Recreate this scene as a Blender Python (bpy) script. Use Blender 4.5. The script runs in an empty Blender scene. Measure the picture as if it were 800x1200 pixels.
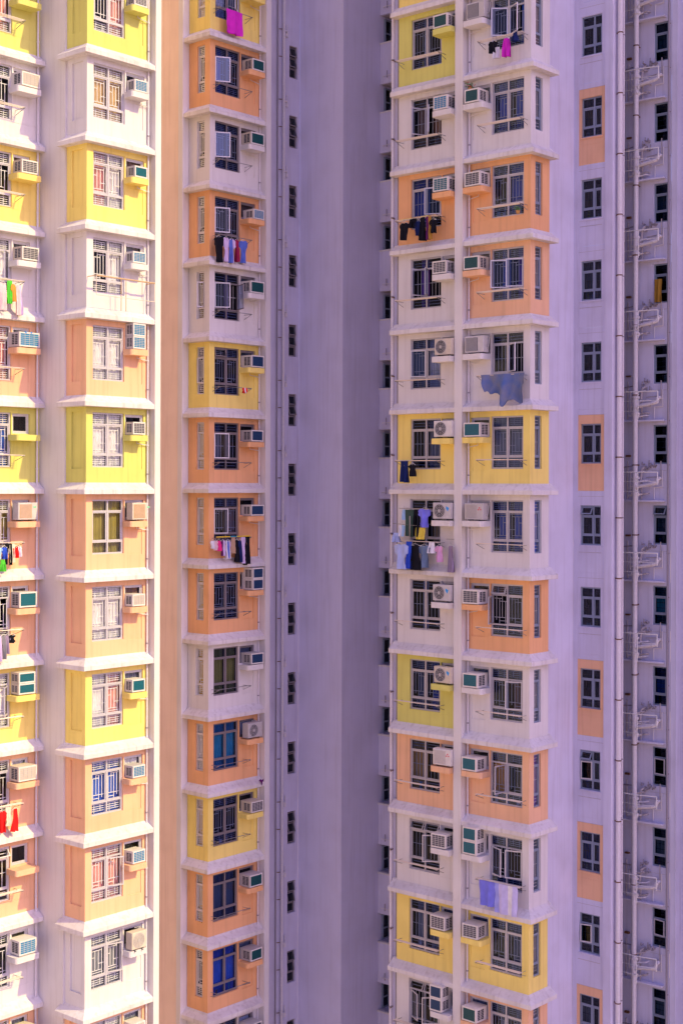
import bpy, bmesh, math, random
from mathutils import Matrix, Vector

random.seed(7)
C = bpy.context.scene.collection
SC = bpy.context.scene

# ------------------------------------------------------------------ camera, sky, sun, exposure
cam_d = bpy.data.cameras.new('camera')
cam = bpy.data.objects.new('camera', cam_d)
C.objects.link(cam)
cam_d.sensor_fit = 'VERTICAL'
cam_d.sensor_height = 36.0
cam_d.lens = 1710 / 1200 * 36.0
cam_d.shift_y = -33 / 1200
cam_d.clip_start = 0.5
cam_d.clip_end = 6000
YAW = math.atan2(.752, .659)
cam.matrix_world = (Matrix.Rotation(-YAW, 4, 'Z') @ Matrix.Rotation(math.radians(90), 4, 'X')
                    @ Matrix.Rotation(math.radians(0.15), 4, 'Z'))
SC.camera = cam

SUN_AZ = math.radians(12.5)      # from the normal of the sunlit fronts towards +x
SUN_EL = math.radians(41)
sun_dir = Vector((math.sin(SUN_AZ) * math.cos(SUN_EL), -math.cos(SUN_AZ) * math.cos(SUN_EL), math.sin(SUN_EL)))
sd = bpy.data.lights.new('sun', 'SUN')
sd.energy = 2.8
sd.angle = math.radians(0.5)
sd.color = (1.0, .85, .30)
sun = bpy.data.objects.new('sun', sd)
C.objects.link(sun)
sun.rotation_euler = sun_dir.to_track_quat('Z', 'Y').to_euler()

W = bpy.data.worlds.new('World')
SC.world = W
W.use_nodes = True
nt = W.node_tree
nt.nodes.clear()
sky = nt.nodes.new('ShaderNodeTexSky')
sky.sky_type = 'NISHITA'
sky.sun_disc = False
sky.sun_elevation = SUN_EL
sky.sun_rotation = math.atan2(sun_dir.x, sun_dir.y)
sky.dust_density = 3.0
tint = nt.nodes.new('ShaderNodeMix')
tint.data_type = 'RGBA'
tint.blend_type = 'MULTIPLY'
tint.inputs[0].default_value = 1.0
tint.inputs[7].default_value = (.84, .68, 1.14, 1)
bg = nt.nodes.new('ShaderNodeBackground')
bg.inputs[1].default_value = 0.15
wo = nt.nodes.new('ShaderNodeOutputWorld')
nt.links.new(sky.outputs[0], tint.inputs[6])
nt.links.new(tint.outputs[2], bg.inputs[0])
nt.links.new(bg.outputs[0], wo.inputs[0])

SC.view_settings.view_transform = 'Standard'
SC.view_settings.look = 'None'
SC.view_settings.exposure = 0.6
SC.view_settings.gamma = 1.0

GROUND = -45.0
ROOF = 50.0
H = 2.75
BASE = -.345                      # underside of the ledge of floor 0


def z0(n):
    return BASE - H * n


# ------------------------------------------------------------------ materials
MATS = {}


def lin(c):
    return tuple(((x / 255) / 12.92 if x <= 10 else (((x / 255) + .055) / 1.055) ** 2.4) for x in c)


def paint(name, col, rough=.75, streak=.30, grime=.22, bump=.2):
    """painted render: fine grain, soft blotches and rain streaks"""
    m = bpy.data.materials.new(name)
    m.use_nodes = True
    t = m.node_tree
    b = t.nodes['Principled BSDF']
    b.inputs['Roughness'].default_value = rough
    b.inputs['Specular IOR Level'].default_value = .25
    geo = t.nodes.new('ShaderNodeNewGeometry')
    mp = t.nodes.new('ShaderNodeMapping')
    mp.inputs['Scale'].default_value = (7, 7, .35)
    t.links.new(geo.outputs['Position'], mp.inputs['Vector'])
    n1 = t.nodes.new('ShaderNodeTexNoise')
    n1.inputs['Scale'].default_value = 1.0
    n1.inputs['Detail'].default_value = 4
    t.links.new(mp.outputs[0], n1.inputs['Vector'])
    r1 = t.nodes.new('ShaderNodeValToRGB')
    r1.color_ramp.elements[0].position = .50
    r1.color_ramp.elements[1].position = .78
    t.links.new(n1.outputs['Fac'], r1.inputs[0])
    n2 = t.nodes.new('ShaderNodeTexNoise')
    n2.inputs['Scale'].default_value = .9
    n2.inputs['Detail'].default_value = 6
    t.links.new(geo.outputs['Position'], n2.inputs['Vector'])
    r2 = t.nodes.new('ShaderNodeValToRGB')
    r2.color_ramp.elements[0].position = .42
    r2.color_ramp.elements[1].position = .75
    t.links.new(n2.outputs['Fac'], r2.inputs[0])
    n3 = t.nodes.new('ShaderNodeTexNoise')
    n3.inputs['Scale'].default_value = 45
    n3.inputs['Detail'].default_value = 3
    t.links.new(geo.outputs['Position'], n3.inputs['Vector'])

    def mixer(fac_socket, strength, a_socket, dark):
        mu = t.nodes.new('ShaderNodeMath')
        mu.operation = 'MULTIPLY'
        mu.inputs[1].default_value = strength
        t.links.new(fac_socket, mu.inputs[0])
        mx = t.nodes.new('ShaderNodeMix')
        mx.data_type = 'RGBA'
        t.links.new(mu.outputs[0], mx.inputs[0])
        if isinstance(a_socket, tuple):
            mx.inputs[6].default_value = (*a_socket, 1)
        else:
            t.links.new(a_socket, mx.inputs[6])
        mx.inputs[7].default_value = (*dark, 1)
        return mx.outputs[2]
    dirt = (col[0] * .52, col[1] * .46, col[2] * .42)
    s = mixer(r1.outputs[0], streak, col, dirt)
    s = mixer(r2.outputs[0], grime, s, dirt)
    s = mixer(n3.outputs['Fac'], .10, s, (col[0] * .7, col[1] * .7, col[2] * .7))
    t.links.new(s, b.inputs['Base Color'])
    bp = t.nodes.new('ShaderNodeBump')
    bp.inputs['Strength'].default_value = bump
    bp.inputs['Distance'].default_value = .01
    t.links.new(n3.outputs['Fac'], bp.inputs['Height'])
    t.links.new(bp.outputs[0], b.inputs['Normal'])
    MATS[name] = m
    return m


def plain(name, col, rough=.5, metal=0.0, spec=.4, var=.12, scale=14):
    m = bpy.data.materials.new(name)
    m.use_nodes = True
    t = m.node_tree
    b = t.nodes['Principled BSDF']
    b.inputs['Roughness'].default_value = rough
    b.inputs['Metallic'].default_value = metal
    b.inputs['Specular IOR Level'].default_value = spec
    geo = t.nodes.new('ShaderNodeNewGeometry')
    n = t.nodes.new('ShaderNodeTexNoise')
    n.inputs['Scale'].default_value = scale
    n.inputs['Detail'].default_value = 3
    t.links.new(geo.outputs['Position'], n.inputs['Vector'])
    mx = t.nodes.new('ShaderNodeMix')
    mx.data_type = 'RGBA'
    mx.inputs[6].default_value = tuple(max(0, c * (1 - var)) for c in col) + (1,)
    mx.inputs[7].default_value = tuple(min(1, c * (1 + var)) for c in col) + (1,)
    t.links.new(n.outputs['Fac'], mx.inputs[0])
    t.links.new(mx.outputs[2], b.inputs['Base Color'])
    MATS[name] = m
    return m


def glass_mat(name, tintc, refl=.10):
    m = bpy.data.materials.new(name)
    m.use_nodes = True
    t = m.node_tree
    t.nodes.clear()
    out = t.nodes.new('ShaderNodeOutputMaterial')
    tr = t.nodes.new('ShaderNodeBsdfTransparent')
    tr.inputs[0].default_value = (*tintc, 1)
    gl = t.nodes.new('ShaderNodeBsdfGlossy')
    gl.inputs['Roughness'].default_value = .03
    gl.inputs['Color'].default_value = (.9, .92, .95, 1)
    geo = t.nodes.new('ShaderNodeNewGeometry')
    n = t.nodes.new('ShaderNodeTexNoise')
    n.inputs['Scale'].default_value = 2.2
    t.links.new(geo.outputs['Position'], n.inputs['Vector'])
    bp = t.nodes.new('ShaderNodeBump')
    bp.inputs['Strength'].default_value = .06
    bp.inputs['Distance'].default_value = .05
    t.links.new(n.outputs['Fac'], bp.inputs['Height'])
    t.links.new(bp.outputs[0], gl.inputs['Normal'])
    fr = t.nodes.new('ShaderNodeLayerWeight')
    fr.inputs[0].default_value = .5
    pw = t.nodes.new('ShaderNodeMath')
    pw.operation = 'POWER'
    pw.inputs[1].default_value = 3.5
    t.links.new(fr.outputs['Facing'], pw.inputs[0])
    ad = t.nodes.new('ShaderNodeMath')
    ad.operation = 'MULTIPLY_ADD'
    ad.inputs[1].default_value = .55
    ad.inputs[2].default_value = .015 + refl
    t.links.new(pw.outputs[0], ad.inputs[0])
    mx = t.nodes.new('ShaderNodeMixShader')
    t.links.new(ad.outputs[0], mx.inputs[0])
    t.links.new(tr.outputs[0], mx.inputs[1])
    t.links.new(gl.outputs[0], mx.inputs[2])
    t.links.new(mx.outputs[0], out.inputs[0])
    MATS[name] = m
    return m


paint('white_render', (.735, .70, .69), streak=.24, grime=.16)
paint('white_ledge', (.74, .70, .69), streak=.5, grime=.34)
paint('lavender_shade_render', (.72, .70, .88), streak=.20, grime=.16)  # blue-violet shade of the blank walls put into their colour
paint('peach_render', (.86, .51, .30))
paint('lilac_shade_render', (.66, .64, .80), streak=.28, grime=.24)  # white walls with their violet shade put into the colour
paint('orange_render', (.86, .46, .22))
paint('yellow_render', (.93, .75, .21))
paint('lime_render', (.70, .67, .18))
paint('peach_bounce_render', (.88, .69, .56), streak=.26)  # warm bounced light put into the colour of white walls
plain('pipe_paint', (.70, .66, .70), .45)
plain('dark_pipe', (.30, .27, .31), .5)
plain('steel', (.30, .29, .30), .35, .6)
plain('rust', (.16, .075, .04), .8, 0, .2, .35, 30)
plain('aluminium', (.62, .60, .63), .38, .25)
plain('bronze_aluminium', (.24, .21, .22), .4, .25)
plain('grey_aluminium', (.46, .44, .48), .4, .25)
plain('grille_grey', (.46, .44, .45), .6)
plain('blue_aluminium', (.26, .31, .40), .4, .25)
plain('grille_white', (.78, .76, .74), .5)
plain('tan_metal', (.55, .38, .22), .6)
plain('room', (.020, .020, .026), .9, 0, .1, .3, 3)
plain('dark', (.03, .028, .032), .7)
plain('rail_cream', (.72, .62, .52), .5)
plain('paving', (.52, .40, .27), .9, 0, .1, .2, .4)
plain('concrete_dirty', (.46, .41, .43), .85, 0, .2, .3, 9)
glass_mat('glass', (.95, .96, .97), .03)
glass_mat('navy_glass', (.58, .66, .84), .012)
glass_mat('sky_glass', (.18, .36, .80), .10)  # blue sky reflection put into the glass tint
glass_mat('blue_glass', (.34, .46, .56), .02)
plain('ac_white', (.70, .66, .62), .5, 0, .35, .16, 7)
plain('ac_cream', (.64, .56, .45), .55, 0, .3, .18, 7)
plain('ac_worn', (.56, .53, .52), .55, 0, .3, .2, 6)
plain('ac_grey', (.50, .47, .46), .5, 0, .4, .08)
plain('ac_dark', (.045, .045, .06), .5)
plain('fin_teal', (.012, .13, .17), .4)
plain('fin_green', (.008, .075, .085), .4)
plain('fin_blue', (.03, .22, .42), .4)
plain('fin_navy', (.015, .05, .13), .4)
plain('fin_grey', (.09, .09, .11), .5)
plain('fin_beige', (.52, .46, .40), .5)
plain('fin_orange', (.55, .30, .13), .5)
plain('badge_blue', (.02, .30, .75), .4)
plain('badge_red', (.70, .03, .05), .4)
plain('badge_green', (.25, .60, .38), .4)


def cloth(name, col, var=.22):
    if name not in MATS:
        plain(name, col, .9, 0, .1, var, 5)
    return name


for nm, c in {'white': (.75, .72, .74), 'tan': (.58, .40, .20), 'olive': (.30, .25, .06), 'blue': (.05, .14, .55),
              'teal': (.04, .30, .42), 'grey': (.22, .23, .27), 'pink': (.72, .34, .30), 'brown': (.22, .13, .10),
              'green': (.10, .22, .10), 'purple': (.16, .07, .36), 'yellow': (.75, .55, .03), 'slate': (.07, .10, .16),
              'deepblue': (.035, .09, .40), 'amber': (.55, .30, .10), 'cream': (.85, .64, .28)}.items():  # cream stands in for gold light reflected in the side windows
    plain('curtain_' + nm, c, .85, 0, .1, .25, 4)


# ------------------------------------------------------------------ mesh helper
class Fr:
    """local frame on a wall: a = along the wall, o = out of it, z up"""
    def __init__(self, x, y, ea, eo):
        self.x, self.y, self.ea, self.eo = x, y, ea, eo
        self.key = (ea, eo)

    def world(self, a, o, z=0):
        return Vector((self.x + self.ea[0] * a + self.eo[0] * o, self.y + self.ea[1] * a + self.eo[1] * o, z))


class MB:
    def __init__(self):
        self.v, self.f, self.m, self.mats = [], [], [], []

    def mi(self, mat):
        if mat not in self.mats:
            self.mats.append(mat)
        return self.mats.index(mat)

    def face(self, pts, mat):
        b = len(self.v)
        self.v += [tuple(p) for p in pts]
        self.f.append(tuple(range(b, b + len(pts))))
        self.m.append(self.mi(mat))

    def poly(self, verts, faces, mat):
        b = len(self.v)
        self.v += [tuple(p) for p in verts]
        k = self.mi(mat)
        for f in faces:
            self.f.append(tuple(i + b for i in f))
            self.m.append(k)

    def box(self, a0, a1, o0, o1, z_0, z_1, mat):
        vs = [(a, o, z) for z in (z_0, z_1) for o in (o0, o1) for a in (a0, a1)]
        self.poly(vs, [(0, 1, 3, 2), (4, 6, 7, 5), (0, 4, 5, 1), (2, 3, 7, 6), (0, 2, 6, 4), (1, 5, 7, 3)], mat)

    def cbox(self, a0, a1, o0, o1, z_0, z_1, mat, c=.012):
        """box with chamfered long edges all round (outline in a-z, chamfered front)"""
        def ring(o, i):
            return [(a0 + i, o, z_0 + i), (a1 - i, o, z_0 + i), (a1 - i, o, z_1 - i), (a0 + i, o, z_1 - i)]
        vs = ring(o0, 0) + ring(o1 - c, 0) + ring(o1, c)
        fs = [(3, 2, 1, 0)]
        for r in (0, 4):
            for i in range(4):
                j = (i + 1) % 4
                fs.append((r + i, r + j, r + 4 + j, r + 4 + i))
        fs.append((8, 9, 10, 11))
        self.poly(vs, fs, mat)

    def prism(self, outline, z_0, z_1, mat, c=0.0):
        n = len(outline)
        vs = [(a, o, z_0) for a, o in outline] + [(a, o, z_1) for a, o in outline]
        fs = [tuple(reversed(range(n))), tuple(range(n, 2 * n))]
        for i in range(n):
            j = (i + 1) % n
            fs.append((i, j, n + j, n + i))
        self.poly(vs, fs, mat)

    def rod(self, p, q, r, mat, seg=6):
        p, q = Vector(p), Vector(q)
        d = (q - p).normalized()
        u = d.cross(Vector((0, 0, 1)))
        if u.length < 1e-3:
            u = d.cross(Vector((1, 0, 0)))
        u.normalize()
        w = d.cross(u)
        vs = []
        for e in (p, q):
            for i in range(seg):
                t = 2 * math.pi * i / seg
                vs.append(e + u * (r * math.cos(t)) + w * (r * math.sin(t)))
        fs = [(i, (i + 1) % seg, seg + (i + 1) % seg, seg + i) for i in range(seg)]
        fs += [tuple(reversed(range(seg))), tuple(range(seg, 2 * seg))]
        self.poly(vs, fs, mat)

    def path(self, pts, r, mat, seg=6):
        for p, q in zip(pts, pts[1:]):
            self.rod(p, q, r, mat, seg)

    def mesh(self, name, fr=None, smooth=False):
        me = bpy.data.meshes.new(name)
        if fr is None:
            vs = self.v
        else:
            ea, eo = fr.ea, fr.eo
            vs = [(ea[0] * a + eo[0] * o, ea[1] * a + eo[1] * o, z) for a, o, z in self.v]
        me.from_pydata(vs, [], self.f)
        for mt in self.mats:
            me.materials.append(MATS[mt])
        me.polygons.foreach_set('material_index', self.m)
        bm = bmesh.new()
        bm.from_mesh(me)
        bmesh.ops.recalc_face_normals(bm, faces=bm.faces)
        bm.to_mesh(me)
        bm.free()
        if smooth:
            me.polygons.foreach_set('use_smooth', [True] * len(me.polygons))
        me.update()
        return me


CACHE = {}


def cached(key, fn):
    if key not in CACHE:
        CACHE[key] = fn()
    return CACHE[key]


WORLD = {}


def link(name, me, parent, loc, label=None, rotz=0.0):
    """loc is in world space; the object sits under parent (no parent scaling or rotation used)"""
    o = bpy.data.objects.new(name, me)
    C.objects.link(o)
    loc = Vector(loc)
    if parent is not None:
        o.parent = parent
        o.location = loc - WORLD[parent.name]
    else:
        o.location = loc
    o.rotation_euler = (0, 0, rotz)
    WORLD[o.name] = loc
    if label:
        o['label'] = label
    return o


def thing(name, loc, label, cat, group=None, me=None, rotz=0.0):
    o = link(name, me, None, loc, label, rotz)
    o['category'] = cat
    if group:
        o['group'] = group
    return o


def wall_mb(mb, a0, a1, zz0, zz1, holes, mat, o=0.0, depth=.12):
    """flat wall with openings; each hole = (a0, a1, z0, z1[, depth, closed]) gets real reveals"""
    As = sorted({a0, a1, *[h[0] for h in holes], *[h[1] for h in holes]})
    Zs = sorted({zz0, zz1, *[h[2] for h in holes], *[h[3] for h in holes]})
    As = [a for a in As if a0 - 1e-6 <= a <= a1 + 1e-6]
    Zs = [z for z in Zs if zz0 - 1e-6 <= z <= zz1 + 1e-6]
    for i in range(len(As) - 1):
        for j in range(len(Zs) - 1):
            ca, cz = (As[i] + As[i + 1]) / 2, (Zs[j] + Zs[j + 1]) / 2
            if any(h[0] < ca < h[1] and h[2] < cz < h[3] for h in holes):
                continue
            mb.face([(As[i], o, Zs[j]), (As[i + 1], o, Zs[j]), (As[i + 1], o, Zs[j + 1]), (As[i], o, Zs[j + 1])], mat)
    for h in holes:
        d = h[4] if len(h) > 4 else depth
        x0, x1, y0, y1 = h[:4]
        b = o - d
        mb.face([(x0, o, y0), (x0, b, y0), (x0, b, y1), (x0, o, y1)], mat)
        mb.face([(x1, o, y0), (x1, b, y0), (x1, b, y1), (x1, o, y1)], mat)
        mb.face([(x0, o, y0), (x1, o, y0), (x1, b, y0), (x0, b, y0)], mat)
        mb.face([(x0, o, y1), (x1, o, y1), (x1, b, y1), (x0, b, y1)], mat)
        if len(h) > 5:
            mb.face([(x0, b, y0), (x1, b, y0), (x1, b, y1), (x0, b, y1)], mat)


# ------------------------------------------------------------------ the two blocks of the tower
left = thing('apartment_block', (30, 40, GROUND), 'left tower block with sunlit pastel bays and white ledges', 'building',
             'tower blocks of the housing estate')
right = thing('apartment_block', (42, 29, GROUND), 'right tower block in lilac shade with drainpipes and pastel corner bays',
              'building', 'tower blocks of the housing estate')

ground_mb = MB()
ground_mb.face([(-2500, -2500, 0), (2500, -2500, 0), (2500, 2500, 0), (-2500, 2500, 0)], 'paving')
g = thing('ground', (0, 0, GROUND), 'pale paved ground around the foot of the towers', 'ground', me=ground_mb.mesh('ground'))
g['kind'] = 'structure'
del g['category']


def slab(name, parent, x0, x1, y0, y1, mat, zz0=GROUND, zz1=ROOF, label=None):
    mb = MB()
    mb.box(x0, x1, y0, y1, zz0, zz1, mat)
    me = mb.mesh(name)
    for v in me.vertices:
        v.co -= Vector((x0, y0, 0))
    return link(name, me, parent, (x0, y0, 0), label)


# frames (positions measured on the plan)
FA = Fr(29.02, 38.4, (-1, 0), (0, -1))
FB = Fr(29.08, 36.1, (1, 0), (0, -1))
FBs = Fr(29.08, 36.1, (0, 1), (-1, 0))
FC = Fr(36.65, 38.5, (1, 0), (0, -1))
FCs = Fr(36.65, 38.5, (0, 1), (-1, 0))
FDL = Fr(39.4, 29.28, (0, 1), (-1, 0))
FDR = Fr(39.4, 26.46, (0, 1), (-1, 0))
FDRs = Fr(39.4, 26.46, (1, 0), (0, -1))
FW = Fr(42.45, 26.65, (0, -1), (-1, 0))
FN = Fr(44.6, 25.95, (0, -1), (-1, 0))
FST = Fr(39.4, 39.5, (1, 0), (0, -1))
FR_ = Fr(44.7, 37.2, (0, -1), (-1, 0))

COL = {'w': 'white_render', 'p': 'peach_render', 'o': 'orange_render', 'y': 'yellow_render', 'g': 'lime_render'}
CNAME = {'w': 'white', 'p': 'peach', 'o': 'orange', 'y': 'yellow', 'g': 'lime green'}
N0 = -7
SA = {-6: 'p', -5: 'g', -4: 'w', -3: 'y', -2: 'w', -1: 'p', 0: 'g', 1: 'p', 2: 'p', 3: 'y', 4: 'p', 5: 'p', 6: 'w', 7: 'p', 8: 'w'}
SB = dict(SA)
S_C = {-7: 'w', -6: 'y', -5: 'o', -4: 'w', -3: 'o', -2: 'w', -1: 'y', 0: 'o', 1: 'o', 2: 'o', 3: 'w', 4: 'o', 5: 'y', 6: 'o', 7: 'o', 8: 'w', 9: 'p'}
SDL = {-7: 'w', -6: 'y', -5: 'g', -4: 'w', -3: 'o', -2: 'w', -1: 'w', 0: 'y', 1: 'w', 2: 'w', 3: 'g', 4: 'p', 5: 'w', 6: 'y', 7: 'w', 8: 'w'}
SDR = {-6: 'y', -5: 'w', -4: 'w', -3: 'o', -2: 'p', -1: 'w', 0: 'y', 1: 'w', 2: 'o', 3: 'w', 4: 'p', 5: 'w', 6: 'y', 7: 'p', 8: 'w'}
SW = {n: ('o' if n in (-4, 0, 3, 5, 7) else 'w') for n in range(-6, 9)}
VIS = dict(A=(-5, 7), B=(-5, 7), C=(-6, 8), DL=(-6, 7), DR=(-5, 7))


# ------------------------------------------------------------------ window kit
def frame_mb(a0, a1, zs, cols, mat, o=-.06, w=.05):
    """aluminium window frame: zs = row borders from bottom to top, cols = column borders"""
    mb = MB()
    d0, d1 = o - .07, o
    za, zb = zs[0], zs[-1]
    mb.box(a0, a0 + w, d0, d1, za, zb, mat)
    mb.box(a1 - w, a1, d0, d1, za, zb, mat)
    mb.box(a0 + w, a1 - w, d0, d1, za, za + w, mat)
    mb.box(a0 + w, a1 - w, d0, d1, zb - w, zb, mat)
    for c in cols[1:-1]:
        mb.box(c - w * .55, c + w * .55, d0 + .003, d1 + .004, za + w, zb - w, mat)
    for z in zs[1:-1]:
        for c, e in zip(cols, cols[1:]):
            l = c + (w if c == a0 else w * .55)
            r = e - (w if e == a1 else w * .55)
            mb.box(l, r, d0 + .006, d1 - .003, z - w * .5, z + w * .5, mat)
    return mb


def sash_mb(w, h, mat, glass, side=1):
    """a sash hinged on a = 0, seen from outside; frame and pane"""
    mb = MB()
    t, b = .03, .036
    x0, x1 = (0, w) if side > 0 else (-w, 0)
    mb.box(x0, x0 + b, -t, 0, 0, h, mat)
    mb.box(x1 - b, x1, -t, 0, 0, h, mat)
    mb.box(x0 + b, x1 - b, -t, 0, 0, b, mat)
    mb.box(x0 + b, x1 - b, -t, 0, h - b, h, mat)
    mb.face([(x0 + b, -t / 2, b), (x1 - b, -t / 2, b), (x1 - b, -t / 2, h - b), (x0 + b, -t / 2, h - b)], glass)
    return mb


def grille_mb(rects, style, mat='grille_white', o=-.15, r=.012):
    """burglar bars in the geometric patterns used on these windows"""
    mb = MB()

    def v(a, y0, y1):
        mb.box(a - r, a + r, o - .012, o, y0, y1, mat)

    def h(z, x0, x1):
        mb.box(x0, x1, o - .010, o - .002, z - r, z + r, mat)
    for (x0, x1, y0, y1) in rects:
        w, hh = x1 - x0, y1 - y0
        if hh > .6:
            if style == 0:          # nested rectangles
                for q in (.14, .86):
                    v(x0 + q * w, y0, y1)
                for q in (.38, .62):
                    v(x0 + q * w, y0 + .16 * hh, y0 + .84 * hh)
                for q in (.08, .92):
                    h(y0 + q * hh, x0, x1)
                for q in (.16, .84):
                    h(y0 + q * hh, x0 + .14 * w, x0 + .86 * w)
                h(y0 + .62 * hh, x0, x0 + .38 * w)
                h(y0 + .38 * hh, x0 + .62 * w, x1)
            elif style == 1:        # stepped key pattern
                v(x0 + .2 * w, y0, y0 + .8 * hh)
                v(x0 + .42 * w, y0 + .22 * hh, y1)
                v(x0 + .62 * w, y0, y0 + .9 * hh)
                v(x0 + .84 * w, y0 + .12 * hh, y1)
                h(y0 + .8 * hh, x0, x0 + .62 * w)
                h(y0 + .22 * hh, x0 + .2 * w, x1)
                h(y0 + .9 * hh, x0 + .42 * w, x1)
                h(y0 + .1 * hh, x0, x0 + .62 * w)
            else:                   # plain bars
                for k in range(1, 4):
                    v(x0 + w * k / 4, y0, y1)
                h(y0 + .5 * hh, x0, x1)
        else:
            if style == 2:
                for k in range(1, 3):
                    h(y0 + hh * k / 3, x0, x1)
            else:
                for q in (.2, .42, .64, .85):
                    h(y0 + q * hh, x0, x1)
                v(x0 + .28 * w, y0, y1)
                v(x0 + .72 * w, y0 + .2 * hh, y0 + .85 * hh)
    return mb


def curtain_mb(x0, x1, y0, y1, mat, seed, o=-.225):
    rnd = random.Random(seed)
    mb = MB()
    n = max(8, int((x1 - x0) / .03))
    ph = rnd.random() * 6
    pts = []
    for i in range(n + 1):
        a = x0 + (x1 - x0) * i / n
        dd = o + .025 * math.sin(i * 1.35 + ph) + .015 * math.sin(i * .51 + 2 * ph)
        pts.append((a, dd))
    vs = [(a, d, y0) for a, d in pts] + [(a, d, y1) for a, d in pts]
    fs = [(i, i + 1, n + 2 + i, n + 1 + i) for i in range(n)]
    mb.poly(vs, fs, mat)
    return mb


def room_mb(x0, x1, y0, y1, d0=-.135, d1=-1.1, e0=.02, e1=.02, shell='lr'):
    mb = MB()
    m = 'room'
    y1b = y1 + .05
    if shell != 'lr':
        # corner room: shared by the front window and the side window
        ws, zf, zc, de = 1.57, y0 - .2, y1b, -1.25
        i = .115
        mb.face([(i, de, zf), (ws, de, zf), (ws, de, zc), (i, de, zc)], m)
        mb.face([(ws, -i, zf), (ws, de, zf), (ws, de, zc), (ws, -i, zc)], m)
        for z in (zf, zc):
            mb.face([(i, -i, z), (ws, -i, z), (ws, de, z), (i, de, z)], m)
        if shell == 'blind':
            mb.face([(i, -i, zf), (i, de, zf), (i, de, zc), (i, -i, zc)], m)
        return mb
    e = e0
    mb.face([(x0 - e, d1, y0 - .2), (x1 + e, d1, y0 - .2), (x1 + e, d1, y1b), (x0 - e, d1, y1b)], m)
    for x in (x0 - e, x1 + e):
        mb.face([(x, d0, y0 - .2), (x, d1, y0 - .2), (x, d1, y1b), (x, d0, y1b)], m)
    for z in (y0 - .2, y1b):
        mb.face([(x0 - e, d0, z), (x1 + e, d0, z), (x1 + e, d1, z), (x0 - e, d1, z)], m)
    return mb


def clutter_mb(x0, x1, y0, seed):
    """things standing on the inner sill: bottles, boxes, folded cloth"""
    rnd = random.Random(seed)
    mb = MB()
    x = x0 + .08
    while x < x1 - .12:
        w = rnd.uniform(.05, .16)
        hgt = rnd.uniform(.08, .34)
        cm = rnd.choice(['curtain_white', 'curtain_pink', 'curtain_blue', 'curtain_amber', 'curtain_green', 'curtain_yellow', 'curtain_teal', 'curtain_brown'])
        mb.prism([(x + w * .5 + w * .5 * math.cos(t * math.pi / 4), -.21 + w * .25 * math.sin(t * math.pi / 4)) for t in range(8)], y0 + .01, y0 + hgt, cm)
        x += w + rnd.uniform(.02, .3)
    return mb


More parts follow.
